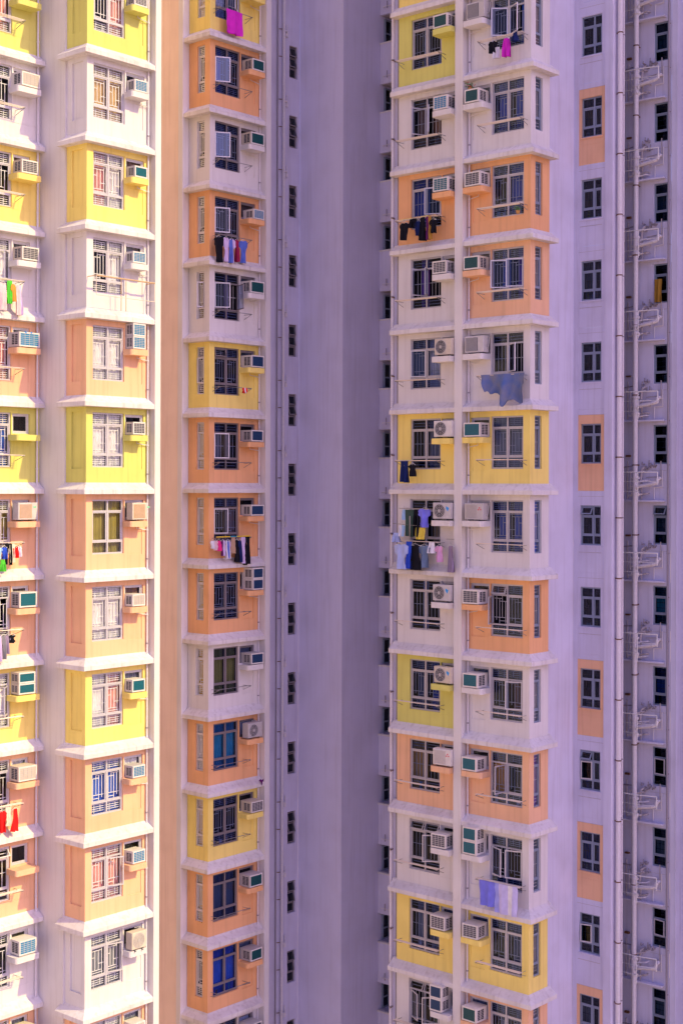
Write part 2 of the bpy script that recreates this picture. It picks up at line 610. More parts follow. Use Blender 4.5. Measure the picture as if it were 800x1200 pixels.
def make_window(parent, fr, n, spec, frame_mat='aluminium', glass='glass'):
    """spec: dict(a0,a1,zs,cols, style, curtain=[per column], open={(col,row):angle}, clutter)"""
    a0, a1, zs, cols = spec['a0'], spec['a1'], spec['zs'], spec['cols']
    loc = fr.world(0, 0, z0(n))
    key = (fr.key, a0, a1, tuple(zs), tuple(cols), frame_mat)
    win = link('window', cached(('frame',) + key, lambda: frame_mb(a0, a1, zs, cols, frame_mat).mesh('window', fr)), parent, loc)
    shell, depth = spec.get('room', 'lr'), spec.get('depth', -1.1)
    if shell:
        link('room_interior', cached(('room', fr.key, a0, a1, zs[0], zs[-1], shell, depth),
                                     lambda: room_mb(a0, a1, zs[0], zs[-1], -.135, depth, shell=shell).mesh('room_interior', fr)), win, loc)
    opens = spec.get('open', {})
    rects = []
    small = []
    for ci, (c, e) in enumerate(zip(cols, cols[1:])):
        for ri, (y0, y1) in enumerate(zip(zs, zs[1:])):
            x0 = c + (.05 if c == a0 else .027) + .002
            x1 = e - (.05 if e == a1 else .027) - .002
            q0 = y0 + (.05 if y0 == zs[0] else .025) + .002
            q1 = y1 - (.05 if y1 == zs[-1] else .025) - .002
            rects.append((x0, x1, q0, q1))
            ang = opens.get((ci, ri), 0)
            w, h = x1 - x0, q1 - q0
            if isinstance(ang, tuple):               # awning sash hinged at its top edge
                t = math.radians(ang[0])
                mb = sash_mb(w, h, frame_mat, glass)
                vs = []
                for (a, o, z) in mb.v:
                    dz, do = z - h, o
                    vs.append((a, do * math.cos(t) - dz * math.sin(t), h + dz * math.cos(t) + do * math.sin(t)))
                mb.v = vs
                link('sash', mb.mesh('sash', fr), win, fr.world(x0, -.055, z0(n) + q0))
            elif ang:                                # casement
                side = 1 if ang > 0 else -1
                mb = sash_mb(w, h, 'aluminium' if abs(ang) < 60 else frame_mat, 'sky_glass' if (fr is FC and ang > 0 and n in (-5, -4)) else glass, side)
                t = math.radians(abs(ang))
                mb.v = [(a * math.cos(t) - side * o * math.sin(t), o * math.cos(t) + side * a * math.sin(t), z) for a, o, z in mb.v]
                link('sash', mb.mesh('sash', fr), win, fr.world(x0 if side > 0 else x1, -.05, z0(n) + q0))
            elif ri == 1 or len(zs) == 2:
                link('pane', cached(('sash', fr.key, round(w, 3), round(h, 3), frame_mat, glass),
                                    lambda: sash_mb(w, h, frame_mat, glass).mesh('pane', fr)), win, fr.world(x0, -.075, z0(n) + q0))
            else:
                def pm():
                    mb = MB()
                    mb.box(0, w, -.004, .004, 0, h, glass)
                    return mb.mesh('pane', fr)
                link('pane', cached(('pane', fr.key, round(w, 3), round(h, 3), glass), pm), win, fr.world(x0, -.09, z0(n) + q0))
    st = spec.get('style')
    if st is not None:
        gm = spec.get('grille', 'grille_white')
        link('grille', cached(('grille', fr.key, tuple(rects), st, gm), lambda: grille_mb(rects, st, gm, o=-.15 if spec.get('room', 'lr') else -.108, r=.012 if gm == 'grille_white' else .009).mesh('grille', fr)), win, loc)
    for ci, cm in enumerate(spec.get('curtain', [])):
        if not cm:
            continue
        c, e = cols[ci], cols[ci + 1]
        full = spec.get('full', .0)
        mat = 'curtain_' + cm
        sd_ = hash((n, ci, round(fr.x, 2))) % 4
        link('curtain', cached(('curt', fr.key, c, e, zs[0], zs[-1], mat, full, sd_),
                               lambda: (curtain_mb(c - .1, e + .3, zs[0] - .1, zs[-1] - .02, mat, sd_, -.165) if spec.get('room', 'lr') is None
                                else curtain_mb(c + .02, e - .02 - full * (e - c), zs[0] - .1, zs[-1] - .02, mat, sd_)).mesh('curtain', fr)), win, loc)
    if spec.get('clutter'):
        link('sill_clutter', clutter_mb(a0 + .05, a1 - .05, zs[0], spec['clutter']).mesh('sill_clutter', fr), win, loc)
    return win


ROWS = (.85, 1.24, 2.21, 2.58)


def ledge_path_mb(path_fn, prof, mat='white_ledge'):
    mb = MB()
    rings = [path_fn(o, z) for o, z in prof]
    k = len(rings[0])
    n = len(prof)
    vs = [p for r in rings for p in r]
    fs = []
    for i in range(n - 1):
        for j in range(k - 1):
            fs.append((i * k + j, i * k + j + 1, (i + 1) * k + j + 1, (i + 1) * k + j))
    fs.append(tuple(i * k for i in range(n)))
    fs.append(tuple(i * k + k - 1 for i in reversed(range(n))))
    for j in range(k - 1):
        fs.append((j, j + 1, (n - 1) * k + j + 1, (n - 1) * k + j))
    mb.poly(vs, fs, mat)
    return mb


LEDGE = [(-.06, 0.0), (.18, 0.0), (.185, .012), (.215, .012), (.22, 0.0), (.272, 0.0), (.28, .008), (.28, .142), (.27, .155), (.06, .30), (.012, .36), (-.06, .40)]


def shelf_mb(a0, a1, d, zb, zt, mat, flip=False):
    """concrete shelf for an air conditioner, rounded at one outer corner, with a small upstand"""
    out = [(a0, 0)]
    r = .10
    pts = []
    for k in range(4):
        t = math.pi - k * math.pi / 6
        pts.append((a0 + r + r * math.cos(t), d - r + r * math.sin(t)))
    out += pts + [(a1, d), (a1, 0)]
    if flip:
        out = [(a0 + a1 - a, o) for a, o in out]
    mb = MB()
    mb.prism(out, zb, zt, mat)
    return mb


def rack_mb(a0, a1, z, o=.42, poles=3, mat='rail_cream', drop=.16):
    mb = MB()
    for a in (a0, a1):
        mb.rod((a, 0, z - drop), (a, o + .06, z + .01), .010, 'steel')
        mb.rod((a, 0, z), (a, o + .06, z + .005), .010, 'steel')
    for k in range(poles):
        oo = o * (.45 + .55 * (k + 1) / poles)
        mb.rod((a0 - .05, oo, z + .02), (a1 + .05, oo, z + .02 + .01 * k), .013, mat)
    return mb


# ------------------------------------------------------------------ the bays
P_S = {'B': 2.58, 'C': 2.62, 'DR': 2.50}
P_PW = {'B': .24, 'C': .26, 'DR': .32}
WIN_A0, WIN_A1 = .26, 1.54


def bay_corner(stack, parent, fr, frs, colours, rng, side_depth, side_window, frame_mat):
    S = P_S[stack]
    na0, na1 = 1.58, 2.36
    for n in range(rng[0] - 1, rng[1] + 2):
        cm = COL[colours[n]] if n in colours else 'white_render'
        lab = None if cm == 'white_render' else CNAME[colours[n]] + ' painted bay wall'
        loc = fr.world(0, 0, z0(n))

        def front():
            mb = MB()
            wall_mb(mb, 0, S, .30, 2.76, [(WIN_A0, WIN_A1, ROWS[0], ROWS[3]), (na0, na1, 1.92, 2.56, .10),
                                          (1.74, 2.30, .80, 1.60, .025, 1)], cm, 0, .11)
            # scored line under the shelf
            return mb.mesh('bay_wall', fr)
        w = link('bay_wall', cached(('front', stack, cm), front), parent, loc, lab)

        def side():
            mb = MB()
            if side_window:
                holes = [(.27, .68, ROWS[0], ROWS[3])]
            else:
                holes = [(.17, .73, .80, 2.60, .05, 1)]
            wall_mb(mb, 0, side_depth, .30, 2.76, holes, cm, 0, .11)
            return mb.mesh('bay_side_wall', frs)
        link('bay_side_wall', cached(('side', stack, cm), side), parent, loc, lab)

        def ledge():
            def pf(o, z):
                return [(S, o, z), (-o, o, z), (-o, -(side_depth + .14), z)]
            return ledge_path_mb(pf, LEDGE).mesh('ledge', fr)
        link('ledge', cached(('ledge', stack), ledge), parent, loc)

        def shelf():
            return shelf_mb(*((1.50, 2.20, .40) if stack == 'B' else (1.55, 2.34, .50)), 1.70, 1.885, cm).mesh('shelf', fr)
        link('shelf', cached(('shelf', stack, cm), shelf), parent, loc, None)
    # pillar at the inner end, full height, and the pillar behind the side face
    S1 = S + P_PW[stack]
    zt, zb = z0(rng[0] - 1) + H, z0(rng[1] + 1)
    mb = MB()
    mb.box(S, S1, -.4, .30, GROUND, ROOF, 'white_render')
    link('pillar', mb.mesh('pillar', fr), parent, fr.world(0, 0, 0))
    # solid wall above and below the modelled floors
    for (q0, q1) in ((zt + .005, ROOF), (GROUND, zb - .005)):
        mb = MB()
        mb.box(0, S - .003, -side_depth, 0, q0, q1, 'white_render')
        link('upper_wall' if q1 == ROOF else 'lower_wall', mb.mesh('plain_wall', fr), parent, fr.world(0, 0, 0))
    mb = MB()
    mb.rod((S - .10, .06, zb), (S - .10, .06, zt), .030, 'pipe_paint', 8)
    for n in range(rng[0] - 1, rng[1] + 2):
        for zz in (.62, 1.55):
            mb.rod((S - .10, .06, z0(n) + zz), (S - .10, .06, z0(n) + zz + .045), .040, 'dark_pipe' if zz < 1 else 'pipe_paint', 8)
        mb.rod((S - .10, .06, z0(n) + 1.58), (2.02, .06, z0(n) + 1.64), .014, 'pipe_paint', 5)
        mb.rod((2.02, .06, z0(n) + 1.64), (2.02, .06, z0(n) + 1.70), .014, 'pipe_paint', 5)
    link('drainpipe', mb.mesh('drainpipe', fr), parent, fr.world(0, 0, 0))


def bay_flat(stack, parent, fr, colours, rng, off, L, pipe):
    """bay without a corner: niche next to the pillar, then the window"""
    na0, na1 = off + .08, off + .75
    wa0, wa1 = off + .79, off + 2.10
    for n in range(rng[0] - 1, rng[1] + 2):
        cm = COL[colours[n]] if n in colours else 'white_render'
        lab = None if cm == 'white_render' else CNAME[colours[n]] + ' painted bay wall'
        loc = fr.world(0, 0, z0(n))

        def front():
            mb = MB()
            wall_mb(mb, 0, L, .30, 2.76, [(wa0, wa1, ROWS[0], ROWS[3]), (na0, na1, 1.92, 2.56, .10)], cm, 0, .11)
            mb.box(.02, wa0, -.02, .006, .80, .812, 'white_ledge' if cm == 'white_render' else cm)
            mb.box(na0 + .05, na0 + .06, -.02, .006, .812, 1.66, cm)
            return mb.mesh('bay_wall', fr)
        link('bay_wall', cached(('front', stack, cm), front), parent, loc, lab)
        if stack == 'DL':
            def end():
                mb = MB()
                mb.box(L - .002, L + .05, -.5, -.003, .30, 2.76, cm)
                return mb.mesh('bay_side_wall', fr)
            link('bay_side_wall', cached(('end', stack, cm), end), parent, loc, lab)

        def ledge():
            e = L + (.22 if stack == 'DL' else 0)

            def pf(o, z):
                return [(0.0, o, z), (e, o, z)]
            return ledge_path_mb(pf, LEDGE).mesh('ledge', fr)
        link('ledge', cached(('ledge', stack), ledge), parent, loc)

        def shelf():
            return shelf_mb(off + .03, off + (.92 if stack == 'A' else .85), .50, 1.69, 1.875, cm, True).mesh('shelf', fr)
        link('shelf', cached(('shelf', stack, cm), shelf), parent, loc)
    zt, zb = z0(rng[0] - 1) + H, z0(rng[1] + 1)
    for (q0, q1) in ((zt + .005, ROOF), (GROUND, zb - .005)):
        mb = MB()
        mb.box(0, L, -1, 0, q0, q1, 'white_render')
        link('upper_wall' if q1 == ROOF else 'lower_wall', mb.mesh('plain_wall', fr), parent, fr.world(0, 0, 0))
    if pipe:
        mb = MB()
        mb.rod((.13, .06, zb), (.13, .06, zt), .035, 'pipe_paint', 8)
        for n in range(rng[0] - 1, rng[1] + 2):
            mb.rod((.13, .06, z0(n) + .78), (.13, .06, z0(n) + .82), .045, 'pipe_paint', 8)
        link('drainpipe', mb.mesh('drainpipe', fr), parent, fr.world(0, 0, 0))


bay_flat('A', left, FA, SA, VIS['A'], .30, 3.3, True)
bay_corner('B', left, FB, FBs, SB, VIS['B'], 1.0, False, 'aluminium')
bay_corner('C', left, FC, FCs, S_C, VIS['C'], 1.1, True, 'bronze_aluminium')
bay_flat('DL', right, FDL, SDL, VIS['DL'], 0, 2.60, False)
bay_corner('DR', right, FDR, FDRs, SDR, VIS['DR'], 1.1, True, 'aluminium')

# plain walls of the left block
slab('side_wall', left, 29.03, 29.3, 37.105, 38.395, 'white_render')
slab('pillar', left, 29.02, 29.5, 37.10, 37.104, 'white_render')
slab('end_wall', left, 19, 25.70, 38.41, 42, 'white_render')
slab('party_wall', left, 31.70, 31.899, 36.45, 42, 'white_render')
slab('recess_wall', left, 31.9, 36.35, 41.6, 42, 'peach_bounce_render', label='unseen back wall of the light well, tinted for warm bounce')  # hidden wall, coloured to throw warm bounce on the side wall
slab('side_wall', left, 36.36, 36.80, 39.85, 41.595, 'peach_bounce_render', label='side wall of the light well with painted warm bounce')  # warm bounce from the sunlit walls painted on
slab('pillar', left, 36.34, 36.66, 39.61, 39.845, 'white_render')
slab('blank_wall', left, 42.50, 42.9, 37.205, 39.495, 'lavender_shade_render', label='tall blank wall with painted lilac shade, without windows')
slab('blank_wall', left, 42.495, 46.5, 37.20, 37.204, 'lavender_shade_render', label='tall blank wall in deep shade')


# ------------------------------------------------------------------ window choices read off the photograph
def wspec(stack, n, curtain, style=None, opens=None, clutter=None, full=0.0):
    off = {'A': .30, 'DL': 0}.get(stack)
    if off is None:
        a0, a1 = WIN_A0, WIN_A1
    else:
        a0, a1 = off + .79, off + 2.10
    mid = (a0 + a1) / 2 + .01
    return dict(a0=a0, a1=a1, zs=ROWS, cols=(a0, mid, a1), room='lr' if off is not None else ('blind' if stack == 'B' else 'corner'), style=style, curtain=curtain, open=opens or {}, clutter=clutter, full=full)


# entries: curtains (first = column at small a), grille style, open sashes, clutter
WB = {-6: (['white', 'white'], 0), -5: ([None, 'pink'], 1, {}, 3), -4: (['tan', 'tan'], 0), -3: (['pink', 'white'], 0),
      -2: ([None, 'white'], 1), -1: (['white', 'white'], 0), 0: (['white', 'white'], 0), 1: (['olive', 'olive'], None),
      2: (['white', 'white'], 0), 3: (['white', 'pink'], 0), 4: (['blue', 'blue'], 1), 5: (['pink', 'pink'], 1, {(1, 1): 22}),
      6: (['grey', 'grey'], 0, {(1, 1): 14}), 7: (['white', 'white'], 0)}
WA_ = {-6: (['white', 'white'], 0), -5: (['pink', None], 1), -4: ([None, 'white'], 1), -3: ([None, 'white'], 1), -2: (['white', 'pink'], 1, {(0, 1): 40}),
       -1: (['pink', 'white'], 0), 0: (['blue', 'white'], 0), 1: (['olive', None], 1, {(0, 1): 30}), 2: ([None, 'grey'], 1, {(0, 1): 50}),
       3: (['white', 'grey'], 0, {(0, 1): 45}), 4: ([None, 'grey'], 1), 5: ([None, None], 2, {(0, 2): (35,)}), 6: ([None, 'grey'], 1), 7: (['pink', 'white'], 0)}
WC = {-7: (['white', None], 1), -6: (['white', 'slate'], 1, {(1, 1): -35}), -5: (['deepblue', None], 0, {(0, 1): 32}),
      -4: (['slate', None], 0, {(0, 1): 34}), -3: (['olive', None], 1, {(0, 1): 30}), -2: (['green', 'purple'], 2, {(0, 1): 40, (1, 1): -70}),
      -1: ([None, None], 1, {(0, 2): (15,)}), 0: (['slate', None], 2, {(0, 1): 28}), 1: ([None, 'brown'], 1, {(0, 1): 20}),
      2: (['grey', 'grey'], 0), 3: (['olive', 'olive'], None), 4: (['teal', 'teal'], None), 5: ([None, 'slate'], 1, {}, 5),
      6: (['slate', 'slate'], None), 7: (['blue', 'blue'], None, {}, 9), 8: (['brown', 'brown'], 1), 9: ([None, None], 1)}
WDL = {-7: ([None, None], 2), -6: (['white', 'grey'], 2), -5: (['white', 'white'], 1, {}, 2), -4: (['brown', 'brown'], 2, {(0, 1): -50, (1, 1): 65}),
       -3: ([None, 'deepblue'], 2, {(0, 1): 25}), -2: ([None, 'purple'], 2, {(0, 1): -60, (1, 1): 70}), -1: (['white', 'slate'], 1, {(1, 1): 14}),
       0: (['grey', None], 2, {}, 4), 1: (['tan', None], 2), 2: (['grey', 'white'], 2), 3: (['deepblue', 'slate'], 1, {}, 0),
       4: ([None, 'amber'], 2, {}, 8), 5: ([None, None], 2, {(0, 2): (30,), (1, 2): (30,), (0, 1): 40}), 6: (['grey', 'grey'], 2, {}, 11),
       7: (['green', None], 2, {(0, 2): (28,), (1, 2): (28,), (0, 1): 45, (1, 1): -30}), 8: ([None, None], 2)}
WDR = {-6: (['white', None], 1), -5: (['blue', 'slate'], 1, {(0, 1): -30, (1, 1): 40}), -4: (['deepblue', 'deepblue'], 0), -3: (['deepblue', None], 1, {}, 6),
       -2: (['purple', 'deepblue'], 1, {(0, 1): 30, (1, 1): 38}), -1: ([None, None], 2, {(0, 1): -35}), 0: (['grey', 'grey'], 0), 1: (['deepblue', 'deepblue'], 0),
       2: (['olive', None], 1, {(1, 1): -70, (1, 2): (20,)}), 3: (['brown', None], 1, {(0, 1): 22}), 4: ([None, 'amber'], 1, {(1, 1): 85}, 7),
       5: ([None, 'slate'], 1, {(0, 1): 18, (1, 1): -25}), 6: (['slate', None], 1), 7: (['grey', 'grey'], 1), 8: ([None, None], 1)}
SIDE_C = {-7: 'cream', -6: 'cream', -5: None, -4: None, -3: None, -2: 'olive', -1: None, 0: 'cream', 1: 'cream', 2: 'cream', 3: 'yellow', 4: 'white', 5: 'cream', 6: 'cream', 7: None, 8: 'cream', 9: None}  # cream entries: reflection of the sunlit light well painted as curtain
SIDE_D = {-6: 'slate', -5: 'brown', -4: 'slate', -3: 'grey', -2: None, -1: 'grey', 0: 'slate', 1: 'blue', 2: 'slate', 3: 'grey', 4: 'purple', 5: 'slate', 6: None, 7: 'grey', 8: None}


def niche_window(parent, fr, n, a0, a1, mat, cur, glass='glass'):
    zs = (1.92, 2.56)
    sp = dict(a0=a0, a1=a1, zs=zs, cols=(a0, a1), curtain=[cur], depth=-.6)
    make_window(parent, fr, n, sp, mat, glass)


for st, parent, fr, tbl, fm in (('A', left, FA, WA_, 'aluminium'), ('B', left, FB, WB, 'aluminium'), ('C', left, FC, WC, 'bronze_aluminium'),
                                ('DL', right, FDL, WDL, 'grey_aluminium'), ('DR', right, FDR, WDR, 'grey_aluminium')):
    for n in range(VIS[st][0], VIS[st][1] + 1):
        e = tbl[n]
        sp = wspec(st, n, e[0], e[1], e[2] if len(e) > 2 else None, e[3] if len(e) > 3 else None)
        if st in ('C', 'DL', 'DR'):
            sp['full'] = random.Random(n * 31 + len(st)).choice([0, .25, .45, .6]) if e[1] is not None else 0
        sp['grille'] = 'grille_white' if st in 'AB' else 'grille_grey'
        make_window(parent, fr, n, sp, fm, 'glass' if st in 'AB' else 'navy_glass')
        rn = random.Random(n * 13 + len(st))
        cur = rn.choice([None, None, 'slate', 'grey', 'white', 'brown'])
        if st in ('A', 'DL'):
            off = .30 if st == 'A' else 0
            niche_window(parent, fr, n, off + .08, off + .75, fm, cur, 'glass' if st == 'A' else 'navy_glass')
        else:
            niche_window(parent, fr, n, 1.58, 2.36, fm, cur, 'glass' if st == 'B' else 'navy_glass')
for st, parent, frs, tbl, fm in (('C', left, FCs, SIDE_C, 'aluminium'), ('DR', right, FDRs, SIDE_D, 'blue_aluminium')):
    for n in range(VIS[st][0], VIS[st][1] + 1):
        opens = {(0, 1): 75} if (st == 'C' and n == -2) else ({(0, 1): 15} if (st == 'C' and n == -1) else {})
        make_window(parent, frs, n, dict(a0=.27, a1=.68, zs=ROWS, cols=(.27, .68), room=None, style=1 if st == 'C' else 2,
                                         curtain=[tbl[n]], open=opens, grille='grille_white' if st == 'C' else 'ac_grey'), fm, 'glass')

# drying racks fixed to the walls
for n in range(VIS['DL'][0], VIS['DL'][1] + 1):
    link('drying_rack', cached('rackDL', lambda: rack_mb(.62, 2.42, 1.12, .40).mesh('drying_rack', FDL)), right, FDL.world(0, 0, z0(n)))
for n in range(VIS['DR'][0], VIS['DR'][1] + 1):
    link('drying_rack', cached('rackDR', lambda: rack_mb(.12, 1.80, 1.12, .40).mesh('drying_rack', FDR)), right, FDR.world(0, 0, z0(n)))
for n in range(VIS['C'][0], VIS['C'][1] + 1):
    link('drying_rack', cached('rackC', lambda: rack_mb(.16, 1.78, 1.10, .34, 1, 'steel').mesh('drying_rack', FC)), left, FC.world(0, 0, z0(n)))
for n in range(VIS['A'][0], VIS['A'][1] + 1):
    link('drying_rack', cached('rackA', lambda: rack_mb(.95, 2.5, 1.20, .45).mesh('drying_rack', FA)), left, FA.world(0, 0, z0(n)))
# tan safety rail across one sunlit bay
mb = MB()
mb.rod((.05, .42, 1.32), (2.45, .42, 1.32), .026, 'tan_metal')
mb.rod((.05, .42, .72), (2.45, .42, .72), .013, 'rail_cream')
for a in (.05, 1.05, 1.25, 2.45):
    mb.rod((a, .42, 1.32), (a, .42, .3 if 1 < a < 1.3 else .72), .013, 'tan_metal' if 1 < a < 1.3 else 'rail_cream')
for a in (.05, 2.45):
    mb.rod((a, 0, 1.32), (a, .42, 1.32), .014, 'tan_metal')
link('safety_rail', mb.mesh('safety_rail', FB), left, FB.world(0, 0, z0(-2)), 'tan metal safety rail')

# ------------------------------------------------------------------ stair wall of the left block (small louvred windows)
mb = MB()
ST0, ST1 = 2.50, 2.96
levels = list(range(-6, 10))
holes = [(ST0, ST1, z0(n) - .13, z0(n) + 1.14, .16) for n in levels]
wall_mb(mb, .26, 3.10, GROUND, ROOF, holes, 'lilac_shade_render')
for n in levels:
    for q in (.25, 1.9):
        mb.box(.27, .50, -.01, .004, z0(n) + q, z0(n) + q + .012, 'concrete_dirty')
link('stair_wall', mb.mesh('stair_wall', FST), left, FST.world(0, 0, 0))


def stair_frame():
    mb = MB()
    w = .03
    mb.box(ST0, ST0 + w, -.15, -.08, -.13, 1.14, 'bronze_aluminium')
    mb.box(ST1 - w, ST1, -.15, -.08, -.13, 1.14, 'bronze_aluminium')
    for z in (-.13, .27, .69, 1.11):
        mb.box(ST0 + w, ST1 - w, -.15, -.08, z, z + w, 'bronze_aluminium')
    return mb.mesh('stair_window', FST)


def louvre(ang):
    mb = sash_mb(ST1 - ST0 - .07, .37, 'bronze_aluminium', 'blue_glass')
    t = math.radians(ang)
    mb.v = [(a, o * math.cos(t) - (z - .37) * math.sin(t), .37 + (z - .37) * math.cos(t) + o * math.sin(t)) for a, o, z in mb.v]
    return mb.mesh('pane', FST)


def stair_room():
    return room_mb(ST0, ST1, -.13, 1.14, -.17).mesh('room_interior', FST)


for n in levels:
    wn = link('stair_window', cached('stairf', stair_frame), left, FST.world(0, 0, z0(n)))
    link('room_interior', cached('stairr', stair_room), wn, FST.world(0, 0, z0(n)))
    rn = random.Random(n)
    for k, z in enumerate((-.10, .30, .72)):
        a = rn.choice([12, 16, 20]) if k else rn.choice([0, 4])
        link('pane', cached(('louvre', a), lambda: louvre(a)), wn, FST.world(ST0 + .035, -.08, z0(n) + z))

mb = MB()
mb.rod((2.02, .16, GROUND), (2.02, .16, ROOF), .055, 'pipe_paint', 10)
for n in levels:
    for q in (.55, 1.62):
        mb.rod((2.02, .16, z0(n) + q), (2.02, .16, z0(n) + q + .05), .068, 'pipe_paint', 10)
        mb.rod((1.88, .02, z0(n) + q + .02), (2.10, .16, z0(n) + q + .02), .016, 'rust', 5)
link('drainpipe', mb.mesh('drainpipe', FST), left, FST.world(0, 0, 0))
mb = MB()
mb.rod((1.78, .05, GROUND), (1.78, .05, ROOF), .028, 'dark_pipe', 8)
link('drainpipe', mb.mesh('drainpipe', FST), left, FST.world(0, 0, 0))


def vent_mb():
    mb = MB()
    mb.path([(2.02, .16, 1.55), (2.18, .16, 1.60), (2.26, .10, 1.60), (2.26, 0, 1.60)], .030, 'pipe_paint')
    mb.rod((2.26, .10, 1.52), (2.26, .10, 1.86), .022, 'pipe_paint')
    mb.box(2.20, 2.32, 0, .10, 1.40, 1.54, 'pipe_paint')
    return mb.mesh('pipe_branch', FST)


for n in levels:
    link('pipe_branch', cached('vent', vent_mb), left, FST.world(0, 0, z0(n)))

# ------------------------------------------------------------------ right block: recess with balconies, returns, end walls
def parapet():
    mb = MB()
    mb.box(.01, 4.4, -.12, 0, -.24, 1.34, 'lilac_shade_render')
    mb.box(.005, 4.4, -.13, .02, 1.34, 1.40, 'white_ledge')
    mb.box(.012, 4.4, -1.5, -.12, -.24, -.10, 'concrete_dirty')
    return mb.mesh('parapet', FR_)


def balcony_back():
    mb = MB()
    mb.box(.01, 4.4, -1.62, -1.5, -.24, 2.51, 'lilac_shade_render')
    return mb.mesh('balcony_wall', FR_)


FRB = Fr(44.7, 37.195, (1, 0), (0, -1))


def balcony_window():
    return frame_mb(.22, 1.15, (1.42, 1.85, 2.40), (.22, .62, 1.15), 'blue_aluminium', .09).mesh('balcony_window', FRB)


def balcony_pane():
    mb = MB()
    mb.box(.27, 1.10, .04, .045, 1.47, 2.35, 'blue_glass')
    mb.box(.27, 1.10, .030, .036, 1.47, 2.35, 'dark')
    return mb.mesh('pane', FRB)


def tap_mb():
    mb = MB()
    mb.path([(.25, .05, .0), (.25, .10, .02), (1.2, .10, .04)], .018, 'pipe_paint')
    mb.rod((.45, .10, -.06), (.45, .10, .22), .020, 'dark_pipe')
    mb.rod((.9, .10, -.04), (.9, .10, .12), .020, 'dark_pipe')
    return mb.mesh('pipe_branch', FR_)


for n in range(-7, 10):
    l = FR_.world(0, 0, z0(n))
    link('parapet', cached('parapet', parapet), right, l)
    link('balcony_wall', cached('balback', balcony_back), right, l)
    lb = FRB.world(0, 0, z0(n))
    w = link('balcony_window', cached('balwin', balcony_window), right, lb)
    link('pane', cached('balpane', balcony_pane), w, lb)
    link('pipe_branch', cached('tap', tap_mb), right, l)
for (q0, q1) in ((z0(-7) + H, ROOF), (GROUND, z0(9) - .25)):
    slab('upper_wall' if q1 == ROOF else 'lower_wall', right, 44.7, 46.3, 32.4, 37.19, 'white_render', q0, q1)
slab('end_wall', right, 39.55, 45.4, 31.94, 32.30, 'lilac_shade_render')
mb = MB()
mb.rod((39.45, 32.24, GROUND), (39.45, 32.24, ROOF), .05, 'pipe_paint', 8)
for n in range(-7, 10):
    for q in (.1, 1.35):
        mb.rod((39.45, 32.24, z0(n) + q), (39.45, 32.24, z0(n) + q + .05), .062, 'dark_pipe', 8)
        mb.rod((39.36, 32.18, z0(n) + q), (39.6, 32.24, z0(n) + q), .022, 'rust', 5)
link('drainpipe', mb.mesh('drainpipe'), right, (0, 0, 0))
mb = MB()
mb.rod((39.5, 32.02, GROUND), (39.5, 32.02, ROOF), .04, 'dark_pipe', 8)
link('drainpipe', mb.mesh('drainpipe'), right, (0, 0, 0))

slab('side_wall', right, 40.52, 42.445, 26.75, 27.05, 'lilac_shade_render')

# window wall W : coloured panels with a two-light window on each floor
WZ = (1.05, 1.38, 2.04, 2.39)
WA0, WA1 = .18, .98
for n in range(-6, 9):
    cm = 'peach_render' if SW[n] == 'o' else 'lilac_shade_render'

    def wpanel():
        mb = MB()
        wall_mb(mb, .09, 1.12, .13, 2.69, [(WA0, WA1, WZ[0], WZ[3])], cm, 0, .11)
        mb.box(WA0 - .05, WA1 + .02, -.02, .008, .80, .815, 'concrete_dirty' if cm == 'lilac_shade_render' else cm)
        mb.box(WA0 - .03, WA1 + .03, -.05, .035, WZ[0] - .05, WZ[0] - .003, cm)
        return mb.mesh('window_panel', FW)
    link('window_panel', cached(('wpanel', cm), wpanel), right, FW.world(0, 0, z0(n)), 'peach window panel' if cm == 'peach_render' else None)
    rn = random.Random(n * 7 + 1)
    cur = [[None, 'slate'], [None, None], ['slate', None], ['grey', None], [None, 'green'], ['brown', None]][rn.randrange(6)]
    if n == 5:
        cur = ['deepblue', 'deepblue']
    opens = {}
    if n in (1, 4):
        opens = {(0, 2): (30,)}
    if n in (4, 6):
        opens[(0, 1)] = -12
    make_window(right, FW, n, dict(a0=WA0, a1=WA1, zs=WZ, cols=(WA0, .66, WA1), style=2, grille='ac_dark', curtain=cur, open=opens,
                                   clutter=20 + n), 'blue_aluminium', 'blue_glass')
mb = MB()
mb.box(-.10, .087, -.3, .0, GROUND, ROOF, 'lilac_shade_render')
for n in range(-6, 9):
    mb.box(.09, 1.12, -.3, -.004, z0(n) + 2.693, z0(n - 1) + .127, 'lilac_shade_render')
    mb.box(.09, 1.12, -.05, .003, z0(n) + 2.69, z0(n) + 2.70, 'concrete_dirty')
mb.box(.09, 1.12, -.3, 0, z0(-6) + 2.9, ROOF, 'lilac_shade_render')
mb.box(.09, 1.12, -.3, 0, GROUND, z0(8), 'lilac_shade_render')
link('wall', mb.mesh('wall', FW), right, FW.world(0, 0, 0))
mb = MB()
mb.box(1.125, 1.42, -.60, .05, GROUND, ROOF, 'lilac_shade_render')
link('pilaster', mb.mesh('pilaster', FW), right, FW.world(0, 0, 0))

